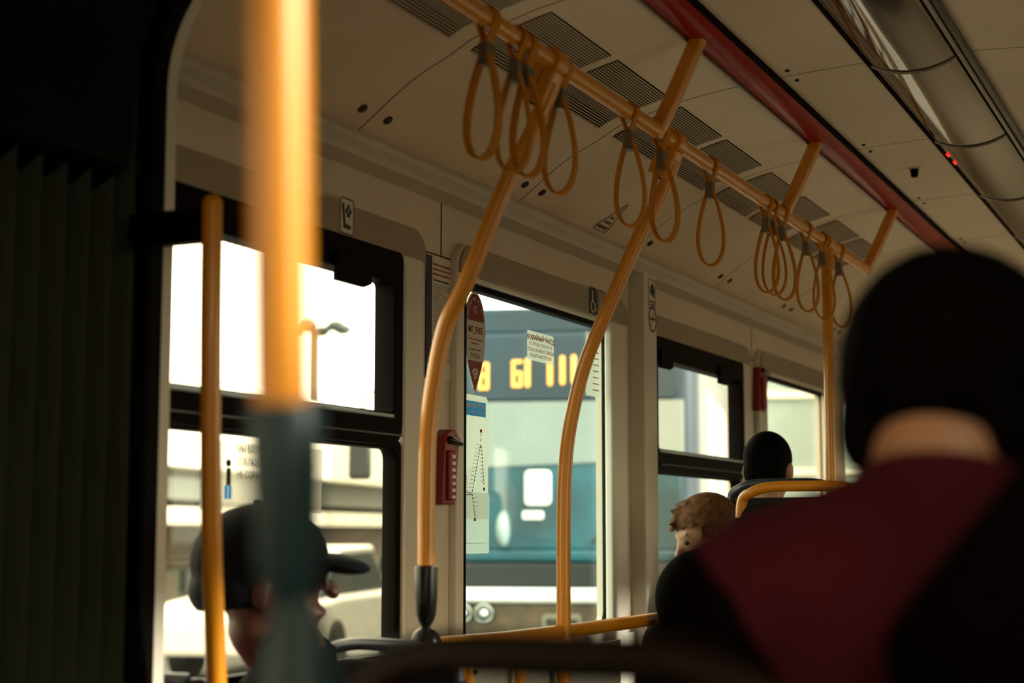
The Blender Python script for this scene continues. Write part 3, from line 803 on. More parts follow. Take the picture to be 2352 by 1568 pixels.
tube('tube', [(5.42, RY, RZ - .02), (5.42, RY, 1.2), (5.42, RY, 0)], .0178, 'yellow', t, k=28)
bm = bmesh.new(); sweep(bm, [(5.39, RY, RZ), (5.45, RY, RZ)], lambda i, n: circ(.0265, 24)); fin('clamp_collar', bm, 'yellow', t, bevel=.003)
sweep_b = bmesh.new(); sweep(sweep_b, [(5.42, RY, RZ - .02), (5.42, RY, RZ - .09)], lambda i, n: circ(.024, 24)); fin('clamp_socket', sweep_b, 'yellow', t, bevel=.002)

# near post beside the portal and the blurred foreground pole
t = empty('portal_pole', (2.41, 1.65, 0), 'dark orange pole with rounded top standing before the first window', 'pole')
pts = smooth_path([(2.345, 1.628, CZ + .56), (2.352, 1.630, CZ + .3), (2.38, 1.64, CZ - .0), (2.425, 1.655, CZ - .26), (2.45, 1.66, CZ - .6), (2.46, 1.66, 0)], 6)
tube('tube', pts, .0178, 'yellow', t, k=24)
bm = bmesh.new(); ell(bm, (2.345, 1.628, CZ + .56), (.0178, .0178, .0178)); fin('end_cap', bm, 'yellow', t)
bx('wall_bracket', 2.335, 2.37, 1.635, 1.80, CZ + .495, CZ + .555, 'black', t, bevel=.006)
t = empty('foreground_pole', (.86, .537, 0), 'big out of focus yellow pole with grey-blue sleeve closest to the camera', 'pole')
pts = [(.80, .520, 2.39), (.822, .527, CZ + .34), (.845, .535, CZ + .12), (.853, .538, CZ + .06), (.858, .538, CZ + .02)]
tube('tube', pts, .0178, 'yellow', t, k=28)
pp = [(.853, .538, CZ + .078, .021), (.854, .538, CZ + .072, .0235), (.858, .538, CZ + .03, .0225), (.864, .539, CZ - .022, .0200), (.867, .539, CZ - .042, .0135)]
tube('sleeve', [q[:3] for q in pp], [q[3] for q in pp], 'teal_grey', t, k=24)
pp = [(.868, .538, CZ - .040, .012), (.870, .537, CZ - .060, .019), (.873, .536, CZ - .09, .026), (.876, .535, CZ - .13, .029), (.88, .53, CZ - .2, .02), (.88, .53, 0, .018)]
tube('foot_joint', [q[:3] for q in pp], [q[3] for q in pp], 'teal_grey', t, k=24)

# lower rail by the window, with balusters
t = empty('lower_rail', (3.9, 1.594, CZ - .27), 'dark yellow horizontal rail with short uprights below the middle window', 'rail')
tube('rail_tube', [(3.10, 1.60, CZ - .238), (3.5, 1.60, CZ - .248), (3.9, 1.60, CZ - .252), (4.55, 1.60, CZ - .253)], .0178, 'yellow', t, k=24)
for X in (3.31, 3.59):
    ur = tube('upright', [(X, 1.60, CZ - .265), (X, 1.60, CZ - .62), (X, 1.60, 0)], .014, 'yellow', t)
    bm = bmesh.new(); ell(bm, (X, 1.582, CZ - .31), (.005, .003, .005)); fin('screw', bm, 'black', ur)
st(bx('trim_21', 3.24, 4.34, 1.63, 1.642, .10, CZ - .30, 'lower_panel', bevel=.004))

# hanging straps
def strap(X, swing, twist, wid, lng, label, master=None):
    t = empty('hanging_strap', (X, RY, RZ), label, 'hanging strap', 'hanging straps on the grab rail')
    if master:
        for ch in master.children:
            c = ch.copy(); COL.objects.link(c); c.parent = t
    else:
        sec = rrect(-.0125, .0125, -.0028, .0028, .0024, 3)
        r = RR + .003
        pts = []
        zc = -.052
        for k in range(-24, 25):                     # band around the rail
            a = PI / 2 + k / 24 * math.radians(128)
            pts.append((0, r * math.cos(a), r * math.sin(a)))
        pts = [(0, .004, zc)] + [(0, .011, -.034)] + list(reversed(pts)) + [(0, -.011, -.034)] + [(0, -.004, zc)] if False else [(0, -.0035, zc), (0, -.008, -.036)] + [(0, -abs(r) * math.sin(math.radians(150 - 150 * 0)) if False else r * math.cos(a), r * math.sin(a)) for a in [math.radians(v) for v in range(218, -39, -8)]] + [(0, .008, -.036), (0, .0035, zc)]
        bm = bmesh.new(); sweep(bm, pts, lambda i, n: sec, hint=(1, 0, 0)); fin2('rail_loop', bm, 'strap', t)
        # teardrop
        bm = bmesh.new(); L0, L1, w = -.052, -.268, .046
        tp = []
        for k in range(49):
            u = k / 48 * 2 * PI
            s = (1 - math.cos(u)) / 2                 # 0 top .. 1 bottom .. 0
            wd_ = w * math.sin(u) * (math.sin(u / 2) ** 1.25)
            tp.append((0, wd_ + (.003 if k < 24 else -.003) * (1 - s), L0 + (L1 - L0) * s))
        sweep(bm, tp, lambda i, n: sec, hint=(1, 0, 0)); fin2('hand_loop', bm, 'strap', t)
        bm = bmesh.new(); box(bm, -.0152, .0152, -.0098, .0098, -.090, -.046); fin2('crimp', bm, 'crimp', t, bevel=.002)
    t.rotation_euler = (swing, 0, twist)
    t.scale = (1, 1, 1)
    return t
def fin2(name, bm, mat, parent, bevel=0.):
    o = fin(name, bm, mat, None, bevel=bevel); o.parent = parent; return o
SL = [(2.745, .06, -.10, 'hanging strap nearest the camera, leftmost of the front cluster'),
      (2.875, .03, .10, 'second strap from the left in the front cluster, overlapping the pole'),
      (2.925, -.02, -.05, 'third strap of the front cluster, hanging just left of pole clamp'),
      (3.105, .02, .03, 'strap looped right over the first pole clamp, hanging apart from the cluster'),
      (3.512, -.01, .04, 'strap just left of the first ceiling bracket visible on the rail'),
      (3.735, -.04, -.08, 'strap directly right of the first bracket, beside the second curved pole'),
      (4.130, .0, .06, 'lone strap midway along the rail, right of the second pole'),
      (4.675, .0, .02, 'left strap of the trio at the second bracket'),
      (4.735, -.03, .10, 'middle strap of the trio hanging at the second bracket'),
      (4.850, -.03, -.04, 'right strap of the trio, nearest the second bracket'),
      (5.140, -.02, .0, 'single strap just before the straight pole, left of it'),
      (5.350, -.03, .12, 'strap hanging across the top of the straight pole'),
      (5.590, -.04, .0, 'last strap on the rail, partly behind the dark-haired head')]
mst = None
for X, sw, tw, lb in SL:
    s = strap(X, sw, tw, 1, 1, 'orange-brown ' + lb, mst)
    if mst is None: mst = s

# ------------------------------------------------------------------ articulation: portal and bellows on the left
def arch(d, r=.28):
    """inner boundary of the joint opening offset outward by d: list of (y, z) from the floor on the left over the top"""
    yi, yo = 1.787 + d, -.287 - d; zt = 1.08 + CZ + d; R = r
    pts = [(yi, 0.0), (yi, .5), (yi, 1.2), (yi, zt - R)]
    for k in range(1, 13):
        a = k / 12 * PI / 2; pts.append((yi - R + R * math.cos(a), zt - R + R * math.sin(a)))
    pts += [(.9, zt), (.6, zt)]
    for k in range(0, 13):
        a = PI / 2 + k / 12 * PI / 2; pts.append((yo + R + R * math.cos(a), zt - R + R * math.sin(a)))
    pts += [(yo, 1.2), (yo, .5), (yo, 0.0)]
    return pts
def arch_ring(nm, x0, x1, d0, d1, mat, par=None, bev=0.):
    bm = bmesh.new(); A = arch(d0, .28 + d0); B = arch(d1, .28 + d1)
    v = [[bm.verts.new((x, y, z)) for (y, z) in pts] for x, pts in ((x0, A), (x1, A), (x1, B), (x0, B))]
    n = len(A)
    for q in range(4):
        a, b = v[q], v[(q + 1) % 4]
        for i in range(n - 1): bm.faces.new((a[i], a[i + 1], b[i + 1], b[i]))
    for e in (0, n - 1): bm.faces.new([v[q][e] for q in range(4)])
    return fin(nm, bm, mat, par, bevel=bev)
st(arch_ring('trim_30', 2.43, 2.475, .012, .11, 'pillar', bev=.006))
st(arch_ring('trim_31', 2.385, 2.43, .0, .20, 'rubber', bev=.008))
st(arch_ring('trim_32', 1.20, 1.26, .0, .20, 'rubber', bev=.008))
bm = bmesh.new()
xs = []
NP = 18
steps = 8
for i in range(NP * steps + 1):
    u = i / steps
    X = 1.26 + (2.385 - 1.26) * i / (NP * steps)
    off = .15 - .115 * abs(math.cos(PI * u)) ** 18
    xs.append((X, off))
rings = [[bm.verts.new((X, y, z)) for y, z in arch(off, .28 + off)] for X, off in xs]
outer = [[bm.verts.new((X, y, z)) for y, z in arch(.17, .45)] for X, off in (xs[0], xs[-1])]
for a, b in zip(rings, rings[1:]):
    for i in range(len(a) - 1): bm.faces.new((a[i], b[i], b[i + 1], a[i + 1]))
for i in range(len(rings[0]) - 1): bm.faces.new((outer[0][i], outer[0][i + 1], outer[1][i + 1], outer[1][i]))
bl = st(fin('wall_bellows', bm, 'bellows'))
# black lining above the folds on the left
st(prism('trim_33', [(1.86, CZ + .60), (1.80, CZ + .64), (1.79, CZ + .80), (1.765, CZ + .92), (1.70, CZ + 1.02), (1.60, CZ + 1.07), (1.60, CZ + 1.11), (1.88, CZ + 1.11), (1.88, CZ + .60)], 1.27, 2.34, 'rubber', bevel=.01))

# ------------------------------------------------------------------ seats
def seat(x, yc, w, ztop, arch_h, hmat, bmat, label, face=1, arch_r=.014, back_h=.62, group=None, dip=.02, base=.45, armat=None):
    """seat facing +x when face = 1; the backrest's rear stands at x, its top at ztop, the handle arch_h above it"""
    t = empty('passenger_seat', (x, yc, 0), label, 'seat', group)
    z0 = ztop - back_h
    pts = rrect(yc - w / 2, yc + w / 2, z0, ztop, (.04, .04, .11, .11), 8)
    mtx = Matrix.Translation((x, 0, 0)) @ Matrix.Rotation(PI / 2, 4, 'Z')
    plate('backrest', [pts], -.035 * (1), .0, bmat, t, bev=.012, mtx=Matrix(((0, -face, 0, x), (1, 0, 0, 0), (0, 0, 1, 0), (0, 0, 0, 1))))
    bx('cushion', min(x, x + face * .42), max(x, x + face * .42), yc - w / 2 + .01, yc + w / 2 - .01, z0 + .0, z0 + .07, 'seat_cloth', t, bevel=.025)
    bx('pedestal', min(x + face * .1, x + face * .3), max(x + face * .1, x + face * .3), yc - .07, yc + .07, 0, z0 + .01, 'black', t, bevel=.01)
    h = w / 2 - .055
    pa = [(x + face * .015, yc - h - .015, ztop - .10), (x + face * .012, yc - h - .01, ztop - .0), (x, yc - h + .02, ztop + arch_h * .62), (x, yc - h + .07, ztop + arch_h * .96), (x, yc, ztop + arch_h), (x, yc + h - .07, ztop + arch_h * .96), (x, yc + h - .02, ztop + arch_h * .62), (x + face * .012, yc + h + .01, ztop - .0), (x + face * .015, yc + h + .015, ztop - .10)]
    tube('handle', smooth_path(pa, 5), arch_r, hmat, t, k=20)
    return t
seat(4.28, 1.09, .44, CZ + .073, .042, 'yellow', 'seat_cloth', 'dark seat with a yellow curved handle, in front of the straight pole')
seat(5.0, 1.335, .44, CZ + .10, .045, 'handle_blueblack', 'seat_cloth', 'dark seat with a black curved handle behind the short-haired man')
seat(3.02, 1.65, .40, CZ - .265, .032, 'handle_blueblack', 'seat_cloth', 'low dark seat with a curved black handle below the first window', arch_r=.013)
seat(1.08, .455, .45, CZ - .16, .072, 'handle_brown', 'seat_dark', 'blurred dark brown seat back nearest the camera, below the window poles', arch_r=.0165)
seat(1.10, -.02, .43, CZ - .16, .060, 'handle_blueblack', 'seat_dark', 'blurred black seat back with dark handle at bottom right edge', arch_r=.0145)
t = seat(2.50, 1.79, .20, CZ - .285, .02, 'handle_blueblack', 'seat_cloth', 'dark seat edge with bluish rim at bottom left, beside the portal', arch_r=.010)

# ------------------------------------------------------------------ people
def person(name_label, loc, yaw, h, head_c, head_yaw, head_tilt, hair, skin, top, pants, scale=1., cap=None, shoulder=.0, glasses=False, hood=False, lean=0., sleeves=None, hairmode='short', vox=.0095, neck_fwd=0., collar=.073):
    """seated figure; local +x is where the chest faces, h is the hip height; head_c is the head centre (local)"""
    t = empty('person', loc, name_label, 'person', rot=yaw)
    S = scale
    hc = Vector(head_c)
    sh = Vector((lean, 0, h + .50 * S + shoulder))
    R = Matrix.Rotation(head_yaw, 4, 'Z') @ Matrix.Rotation(head_tilt, 4, 'Y')
    def H(x, y, z): return hc + (R @ Vector((x * S, y * S, z * S)))
    def body(bm, g, full=True, arms=True, torso=True, legs=True):
        if torso:
            ell(bm, (0, 0, h + .08), (.12 * S + g, .165 * S + g, .12 * S + g)); ell(bm, (lean * .4, 0, h + .24 * S), (.115 * S + g, .15 * S + g, .16 * S + g))
            ell(bm, (lean * .8, 0, h + .39 * S), (.115 * S + g, .168 * S + g, .15 * S + g))
            capsule(bm, sh + Vector((0, -.145 * S, -.02)), sh + Vector((0, .145 * S, -.02)), .068 * S + g, .068 * S + g)
            for s in (-1, 1):
                capsule(bm, sh + Vector((.0, s * .03 * S, .045 * S)), sh + Vector((0, s * .17 * S, -.005)), .052 * S + g, .055 * S + g)
        for s in (-1, 1):
            if arms:
                a = sh + Vector((0, s * .185 * S, -.02)); b = Vector((lean + .07, s * .235 * S, h + .23 * S)); c = Vector((lean + .29 * S, s * .13 * S, h + .15))
                capsule(bm, a, b, .056 * S + g, .043 * S + g); capsule(bm, b, c, .042 * S + g, .029 * S + g)
            if legs:
                k = Vector((.43 * S, s * .12, h + .06)); capsule(bm, (0, s * .085, h + .06), k, .085 * S + g, .062 * S + g)
                capsule(bm, k, (.44 * S, s * .12, .10), .058 * S + g, .040 * S + g)
    # body: one continuous surface with head, neck, hands
    bm = bmesh.new(); body(bm, 0)
    capsule(bm, sh + Vector((neck_fwd * .3, 0, .0)), H(-.018, 0, -.07), .060 * S, .056 * S)
    ell(bm, H(0, 0, .022), (.095 * S, .074 * S, .098 * S), R); ell(bm, H(.022, 0, -.045), (.066 * S, .058 * S, .068 * S), R)
    ell(bm, H(.062, 0, -.088), (.026 * S, .026 * S, .022 * S), R)
    capsule(bm, H(.088, 0, .020), H(.112, 0, -.018), .009 * S, .014 * S); ell(bm, H(.085, 0, -.050), (.017 * S, .026 * S, .010 * S), R)
    ell(bm, H(.078, 0, .036), (.018 * S, .055 * S, .012 * S), R)
    for s in (-1, 1):
        ell(bm, H(-.008, s * .080, -.008), (.018 * S, .010 * S, .032 * S), R @ Matrix.Rotation(s * .35, 4, 'Z'))
        w = Vector((lean + .29 * S, s * .13 * S, h + .15)); pal = w + Vector((.055, -s * .012, -.004))
        capsule(bm, w, pal, .027 * S, .030 * S)
        for q in range(4):
            f0 = pal + Vector((.022, (q - 1.5) * .019 * S, 0)); ln = (.036, .042, .038, .028)[q if s > 0 else 3 - q]
            capsule(bm, f0, f0 + Vector((ln, 0, -.006)), .0098, .009, 8); capsule(bm, f0 + Vector((ln, 0, -.006)), f0 + Vector((ln * 1.7, 0, -.026)), .009, .008, 8)
        th = w + Vector((.03, -s * .026, 0)); capsule(bm, th, th + Vector((.035, -s * .026, .0)), .0115, .0105, 8)
    remesh('body', bm, skin, t, vox)
    # clothes
    bm = bmesh.new(); body(bm, .010, legs=False, arms=sleeves is None)
    if sleeves is not None:
        pass
    capsule(bm, sh + Vector((0, 0, -.02)), sh + Vector((neck_fwd * .3, 0, (collar - .01) * S)), .075 * S, .070 * S)
    if hood: ell(bm, sh + Vector((-.05, 0, .05)), (.09, .13, .06))
    zc = sh.z + collar * S
    wz = h + .15
    remesh('shirt', bm, top, t, .010, bis=((0, 0, zc), (.35, 0, 1)), cut=lambda c: (c - Vector((lean + .30 * S, c.y, h + .15))).length < .045 and abs(c.y) < .2)
    if sleeves is not None:
        for s in (-1, 1):
            bm = bmesh.new()
            a = sh + Vector((0, s * .182 * S, -.02)); b = Vector((lean + .03, s * .235 * S, h + .34 * S))
            capsule(bm, a, b, .070 * S, .060 * S)
            capsule(bm, sh + Vector((-.035, s * .172 * S, -.03)), Vector((lean - .065, s * .145 * S, h + .28 * S)), .050 * S, .055 * S)
            remesh('sleeve', bm, sleeves, t, .011)
    bm = bmesh.new()
    for s in (-1, 1):
        k = Vector((.43 * S, s * .12, h + .06)); capsule(bm, (0, s * .085, h + .06), k, .096 * S, .074 * S); capsule(bm, k, (.44 * S, s * .12, .12), .070 * S, .056 * S)
    ell(bm, (0, 0, h + .07), (.132 * S, .178 * S, .12 * S)); remesh('trousers', bm, pants, t, .013, cut=None)
    for s in (-1, 1):
        bm = bmesh.new(); capsule(bm, (.40 * S, s * .12, .045), (.58 * S, s * .125, .035), .044, .034); remesh('shoe', bm, 'black', t, .01, smooth=2)
        bm = bmesh.new(); ell(bm, H(.080, s * .030, .012), (.010, .011, .008), R); o = fin('eye', bm, 'eye'); o.parent = t
    if hair:
        bm = bmesh.new()
        if hairmode == 'short':
            ell(bm, H(-.008, 0, .036), (.101 * S, .082 * S, .095 * S), R); ell(bm, H(-.040, 0, -.010), (.070 * S, .074 * S, .074 * S), R)
            cf = lambda c: (R.inverted() @ (c - hc)).x > .050 * S and (R.inverted() @ (c - hc)).z < .060 * S or ((R.inverted() @ (c - hc)).z < .01 * S and (R.inverted() @ (c - hc)).x > .012 * S)
        elif hairmode == 'thick':
            ell(bm, H(-.008, 0, .036), (.114 * S, .100 * S, .104 * S), R); ell(bm, H(-.030, 0, .0), (.088 * S, .092 * S, .070 * S), R)
            for s in (-1, 1): ell(bm, H(-.030, s * .062, -.035), (.035 * S, .024 * S, .05 * S), R)
            cf = lambda c: (R.inverted() @ (c - hc)).x > .055 * S and (R.inverted() @ (c - hc)).z < .055 * S or ((R.inverted() @ (c - hc)).z < .0 and (R.inverted() @ (c - hc)).x > .022 * S)
        else:   # tousled
            ell(bm, H(-.010, 0, .038), (.108 * S, .090 * S, .096 * S), R); ell(bm, H(-.040, 0, -.020), (.082 * S, .084 * S, .10 * S), R)
            for q in range(90):
                a = random.random() * 2 * PI; e = random.random() * 1.2
                dv = Vector((math.cos(a) * math.cos(e) * .100, math.sin(a) * math.cos(e) * .082, math.sin(e) * .092 + .038)) * S
                p_ = hc + R @ dv; capsule(bm, p_, p_ + R @ Vector((random.uniform(-.02, .035), random.uniform(-.02, .02), random.uniform(-.04, .005))), .008, .003, 6)
            cf = lambda c: (R.inverted() @ (c - hc)).x > .045 * S and (R.inverted() @ (c - hc)).z < .055 * S or ((R.inverted() @ (c - hc)).z < .0 and (R.inverted() @ (c - hc)).x > .020 * S)
        remesh('hair', bm, hair, t, .0055 if hairmode == 'tousled' else .007, cut=cf, smooth=1 if hairmode == 'tousled' else 2)
    if cap:
        bm = bmesh.new(); ell(bm, H(-.012, 0, .048), (.122 * S, .095 * S, .098 * S), R)
        ell(bm, H(-.05, 0, .0), (.088 * S, .090 * S, .06 * S), R)
        inv = R.inverted()
        remesh('cap', bm, cap, t, .007, cut=lambda c: (inv @ (c - hc)).z < (-.035 if (inv @ (c - hc)).x < .0 else .022) * S)
        bm = bmesh.new(); ell(bm, H(.122, 0, .030), (.060 * S, .068 * S, .018), R @ Matrix.Rotation(.22, 4, 'Y')); capsule(bm, H(.05, -.03, .03), H(.10, 0, .03), .02, .015); capsule(bm, H(.05, .03, .03), H(.10, 0, .03), .02, .015)
        remesh('cap_brim', bm, cap, t, .006)
        bm = bmesh.new(); ell(bm, H(-.012, 0, .147), (.008, .008, .005), R); o = fin('cap_button', bm, cap); o.parent = t
    if glasses:
        for s in (-1, 1):
            bm = bmesh.new(); ell(bm, H(.104, s * .034, .006), (.004, .026, .021), R); o = fin('spectacle_lens', bm, 'lens_glass'); o.parent = t
            o = tube('spectacle_arm', [H(.102, s * .058, .01), H(-.01, s * .082, .008)], .002, 'black', None, k=8); o.parent = t
    return t

def hl(base, yaw, world):   # world head centre -> local
    v = Vector(world) - Vector(base); return Matrix.Rotation(-yaw, 3, 'Z') @ v
# foreground passenger, seen from behind
b = (1.39, .235, 0); yaw = math.radians(-4)
person('dark-haired person in a maroon top seen from behind, out of focus at right', b, yaw, .60, hl(b, yaw, (1.46, .240, CZ + .105)), 0, math.radians(34), 'hair_black', 'skin', 'maroon', 'black_cloth', 1.02, sleeves='black_cloth', hairmode='thick', shoulder=.040, collar=.090)
# man in the cap
b = (2.70, 1.665, 0); yaw = math.radians(-62)
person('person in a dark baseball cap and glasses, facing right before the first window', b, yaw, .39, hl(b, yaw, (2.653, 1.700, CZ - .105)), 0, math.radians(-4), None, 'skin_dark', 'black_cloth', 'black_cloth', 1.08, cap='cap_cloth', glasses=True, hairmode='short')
# far man
b = (5.34, 1.47, 0); yaw = math.radians(4)
person('dark short-haired man seen from behind near the far window', b, yaw, .60, hl(b, yaw, (5.365, 1.488, CZ + .200)), math.radians(-6), math.radians(4), 'hair_black', 'skin', 'black_cloth', 'black_cloth', .98)
# tousled blond passenger
b = (4.74, 1.46, 0); yaw = math.radians(190)
person('person with tousled blond hair, face half turned, behind the dark seat', b, yaw, .39, hl(b, yaw, (4.73, 1.50, CZ - .018)), math.radians(-62), math.radians(22), 'hair_blond', 'skin', 'black_cloth', 'black_cloth', .96, hairmode='tousled', hood=True, shoulder=.02)

# black bag at the lower right
t = empty('backpack', (1.22, -.05, CZ - .42), 'black backpack at the bottom right corner, behind the maroon top', 'backpack')
bm = bmesh.new()
T = Matrix.Translation((1.21, .045, CZ - .09)) @ Matrix.Rotation(math.radians(40), 4, 'X')
box(bm, -.055, .055, -.17, .17, -.15, .13, T)
o = fin('bag_body', bm, 'black_cloth', t, bevel=.045)
tube('strap', smooth_path([T @ Vector((.04, -.08, .12)), T @ Vector((.09, -.09, .15)), T @ Vector((.12, -.1, .05)), T @ Vector((.09, -.1, -.1))], 6), .010, 'black', t)

t = empty('carry_bag', (4.47, 1.38, CZ - .34), 'dark rounded bag in front of the blond person, left of the dark seat', 'bag')
bm = bmesh.new(); ell(bm, (4.47, 1.43, CZ - .19), (.09, .145, .14)); ell(bm, (4.49, 1.33, CZ - .14), (.08, .13, .13)); capsule(bm, (4.47, 1.46, CZ - .24), (4.47, 1.27, CZ - .24), .10, .10)
remesh2 = remesh('bag_body', bm, 'black_cloth', None, .012); remesh2.parent = t; remesh2.matrix_parent_inverse = WM(t).inverted()
tube('handle', smooth_path([(4.47, 1.30, CZ - .03), (4.47, 1.32, CZ - .01), (4.47, 1.38, CZ - .01), (4.47, 1.41, CZ - .05)], 5), .008, 'black', t, k=10)
# ------------------------------------------------------------------ outdoors
o = bx('street_ground', -150, 200, -120, 200, GZ - .1, GZ, 'asphalt'); o.name = 'floor_street'; st(o)

# oncoming tram: front frame, u = its own left-right, n = towards us
ang = math.atan2(-.9113, .4117) + math.radians(-10)
T = Matrix.Translation((11.98, 5.18, GZ)) @ Matrix.Rotation(ang, 4, 'Z')     # local x = to the right in the picture, local y = away from us
tram = empty('tram', (11.98, 5.18, GZ), 'teal tram front with orange lit display seen through the middle window', 'tram')
def tp(nm, outlines, y0, y1, mat, bev=0., par=None): return plate(nm, outlines, y0, y1, mat, par or tram, bev, mtx=T)
W2 = 1.26
def tbody(nm, z0, z1, ya, mat, r=.25, inset=0.):
    bm = bmesh.new()
    ol = []
    for k in range(9):
        a = -PI + k / 8 * PI / 2; ol.append((-W2 + inset + r + r * math.cos(a), ya + r + r * math.sin(a)))
    for k in range(9):
        a = -PI / 2 + k / 8 * PI / 2; ol.append((W2 - inset - r + r * math.cos(a), ya + r + r * math.sin(a)))
    ol += [(W2 - inset, 12), (-W2 + inset, 12)]
    A = [bm.verts.new(T @ Vector((x, y, z0))) for x, y in ol]; B = [bm.verts.new(T @ Vector((x, y, z1))) for x, y in ol]
    n = len(ol)
    for i in range(n): bm.faces.new((A[i], A[(i + 1) % n], B[(i + 1) % n], B[i]))
    bm.faces.new(A); bm.faces.new(B)
    return fin(nm, bm, mat, tram, bevel=.03)
tbody('chassis', .30, .62, .10, 'tram_black')
tbody('lower_body', .62, 1.0, .0, 'tram_brown')
tbody('bumper', .985, 1.10, -.06, 'tram_bumper', .35, -.03)
tbody('dash_band', 1.10, 1.30, .0, 'tram_black')
tbody('sill_band', 1.30, 1.40, -.01, 'windscreen')
tbody('upper_body', 1.38, 3.12, .04, 'tram_teal')
tbody('roof', 3.12, 3.34, .18, 'tram_teal', .5, .12)
tp('windscreen', [rrect(-1.12, 1.12, 1.40, 2.08, .05)], -.0, .05, 'windscreen', .01)
tp('reflection_panel', [[(-1.14, 2.02), (1.14, 2.10), (1.14, 2.56), (-1.14, 2.56)]], -.02, .05, 'sky_reflection', .004)  # pale panel in place of bright sky reflected in the windscreen
tp('display_window', [rrect(-1.1, 1.1, 2.58, 3.08, .06)], -.01, .05, 'tram_teal', .004)
def seg(chs, x, z):
    bm = bmesh.new()
    L = {'8': 'abcdefg', '1': 'bc', '6': 'acdefg', '5': 'acdfg', '0': 'abcdef', '7': 'abc', 'I': 'bc'}
    S = {'a': ((-.03, .19), (.03, .19)), 'b': ((.03, .19), (.03, .10)), 'c': ((.03, .10), (.03, 0)), 'd': ((-.03, 0), (.03, 0)), 'e': ((-.03, .10), (-.03, 0)), 'f': ((-.03, .19), (-.03, .10)), 'g': ((-.03, .10), (.03, .10))}
    S['i'] = ((0, .19), (0, 0)); L['I'] = 'i'
    for c, px in chs:
        for s in L[c]:
            (a, b), (d, e) = S[s]
            zz_ = z + px * .06
            capsule(bm, T @ Vector((x + px + a, -.03, zz_ + b)), T @ Vector((x + px + d, -.03, zz_ + e)), *((.022, .022) if c == 'I' else (.015, .015)), 8)
    return fin('route_digits', bm, 'led', tram)
seg([('8', -.44), ('6', -.17), ('I', -.085), ('I', .095), ('I', .195), ('I', .285), ('I', .53), ('I', .62)], 0, 2.70)
for cx in (-.60, -.43, .55, .72):
    bm = bmesh.new(); bmesh.ops.create_cone(bm, cap_ends=True, segments=28, radius1=.078, radius2=.078, depth=.06, matrix=T @ Matrix.Translation((cx, -.02, .905)) @ Matrix.Rotation(PI / 2, 4, 'X')); hb = fin('headlight', bm, 'tram_black', tram)
    bm = bmesh.new()
    sweep(bm, [T @ Vector((cx + .068 * math.cos(a * PI / 14), -.055, .905 + .068 * math.sin(a * PI / 14))) for a in range(28)], lambda i, n: circ(.008, 8), closed=True); fin('headlight_ring', bm, 'chrome', hb)
    bm = bmesh.new(); ell(bm, T @ Vector((cx, -.055, .905)), (.03, .03, .03)); fin('headlight_bulb', bm, 'tram_bumper', hb)
for i, (cx, z) in enumerate(((-.74, .80), (-.70, .755), (-.64, .725), (-.57, .71), (-.50, .705), (-.20, .70))):
    bm = bmesh.new(); ell(bm, T @ Vector((cx, -.03, z)), (.022, .022, .016)); fin('running_light', bm, 'lamp_white', tram)
tp('number_plate_frame', [rrect(-.0 + .03, .34, .76, .90, .03), rrect(.06, .31, .80, .86, .01)], -.05, .0, 'facade_beige', .006)
tube('wiper', [T @ Vector((.42, -.05, 1.44)), T @ Vector((.66, -.05, 1.78)), T @ Vector((.80, -.05, 1.98))], .012, 'tram_black', tram, k=8)
tube('wiper', [T @ Vector((-.80, -.05, 1.44)), T @ Vector((-.66, -.05, 1.70))], .012, 'tram_black', tram, k=8)
tp('white_block', [rrect(-.11, .10, 1.74, 2.02, .04)], -.035, .0, 'tram_bumper', .01)  # white rounded block against the windscreen
tp('dash_device', [rrect(-.13, .04, 1.63, 1.70, .02)], -.03, .0, 'tram_bumper', .006)
bm = bmesh.new(); ell(bm, T @ Vector((-.28, -.01, 1.56)), (.10, .05, .14)); fin('driver_seat', bm, 'facade_green', tram)
for s in (-1,):
    ma = tube('mirror_arm', smooth_path([T @ Vector((s * 1.2, .1, 2.7)), T @ Vector((s * 1.38, -.12, 2.6)), T @ Vector((s * 1.42, -.14, 2.3))], 4), .015, 'tram_black', tram, k=8)
    bm = bmesh.new(); box(bm, s * 1.42 - .09, s * 1.42 + .09, -.18, -.10, 1.95, 2.3, T); fin('mirror', bm, 'tram_black', ma, bevel=.03)
for s in (-1, 1):
    bm = bmesh.new()
    for k in range(6): box(bm, s * 1.255 - .012, s * 1.255 + .012, 1.0 + k * 1.8, 2.4 + k * 1.8, 1.45, 2.75, T)
    fin('side_windows', bm, 'facade_green', tram, bevel=.004)
    bm = bmesh.new()
    for k in (1.6, 8.5):
        bmesh.ops.create_cone(bm, cap_ends=True, segments=24, radius1=.34, radius2=.34, depth=.2, matrix=T @ Matrix.Translation((s * 1.0, k, .34)) @ Matrix.Rotation(PI / 2, 4, 'Y'))
    fin('wheel_pair', bm, 'tram_black', tram)

# pavilion behind the first window
d = Vector((.984, .235, 0)).normalized()
Q = Vector((26.6, 14.65, 0))
nrm = Vector((-d.y, d.x, 0))
B = Matrix((( -d.x, nrm.x, 0, Q.x), (-d.y, nrm.y, 0, Q.y), (0, 0, 1, GZ), (0, 0, 0, 1)))     # local x runs back towards us, y away to the left
pv = empty('pavilion', (Q.x, Q.y, GZ), 'long pale pavilion with flat white roof edge beyond the first window', 'building')
def pb(nm, x0, x1, y0, y1, z0, z1, mat):
    bm = bmesh.new(); box(bm, x0, x1, y0, y1, z0, z1, B); return fin(nm, bm, mat, pv, smooth=False)
pb('wall', -12, 13, .6, 6, 0, 1.75, 'facade_beige')
pb('roof', -12, 13, -.1, 6, 2.35, 3.55, 'facade_white')
pb('soffit_band', -12, 13, .25, 6, 1.95, 2.35, 'facade_grey')
pb('cornice', -12, 13, .0, 6, 1.62, 1.84, 'facade_white')
bm = bmesh.new()
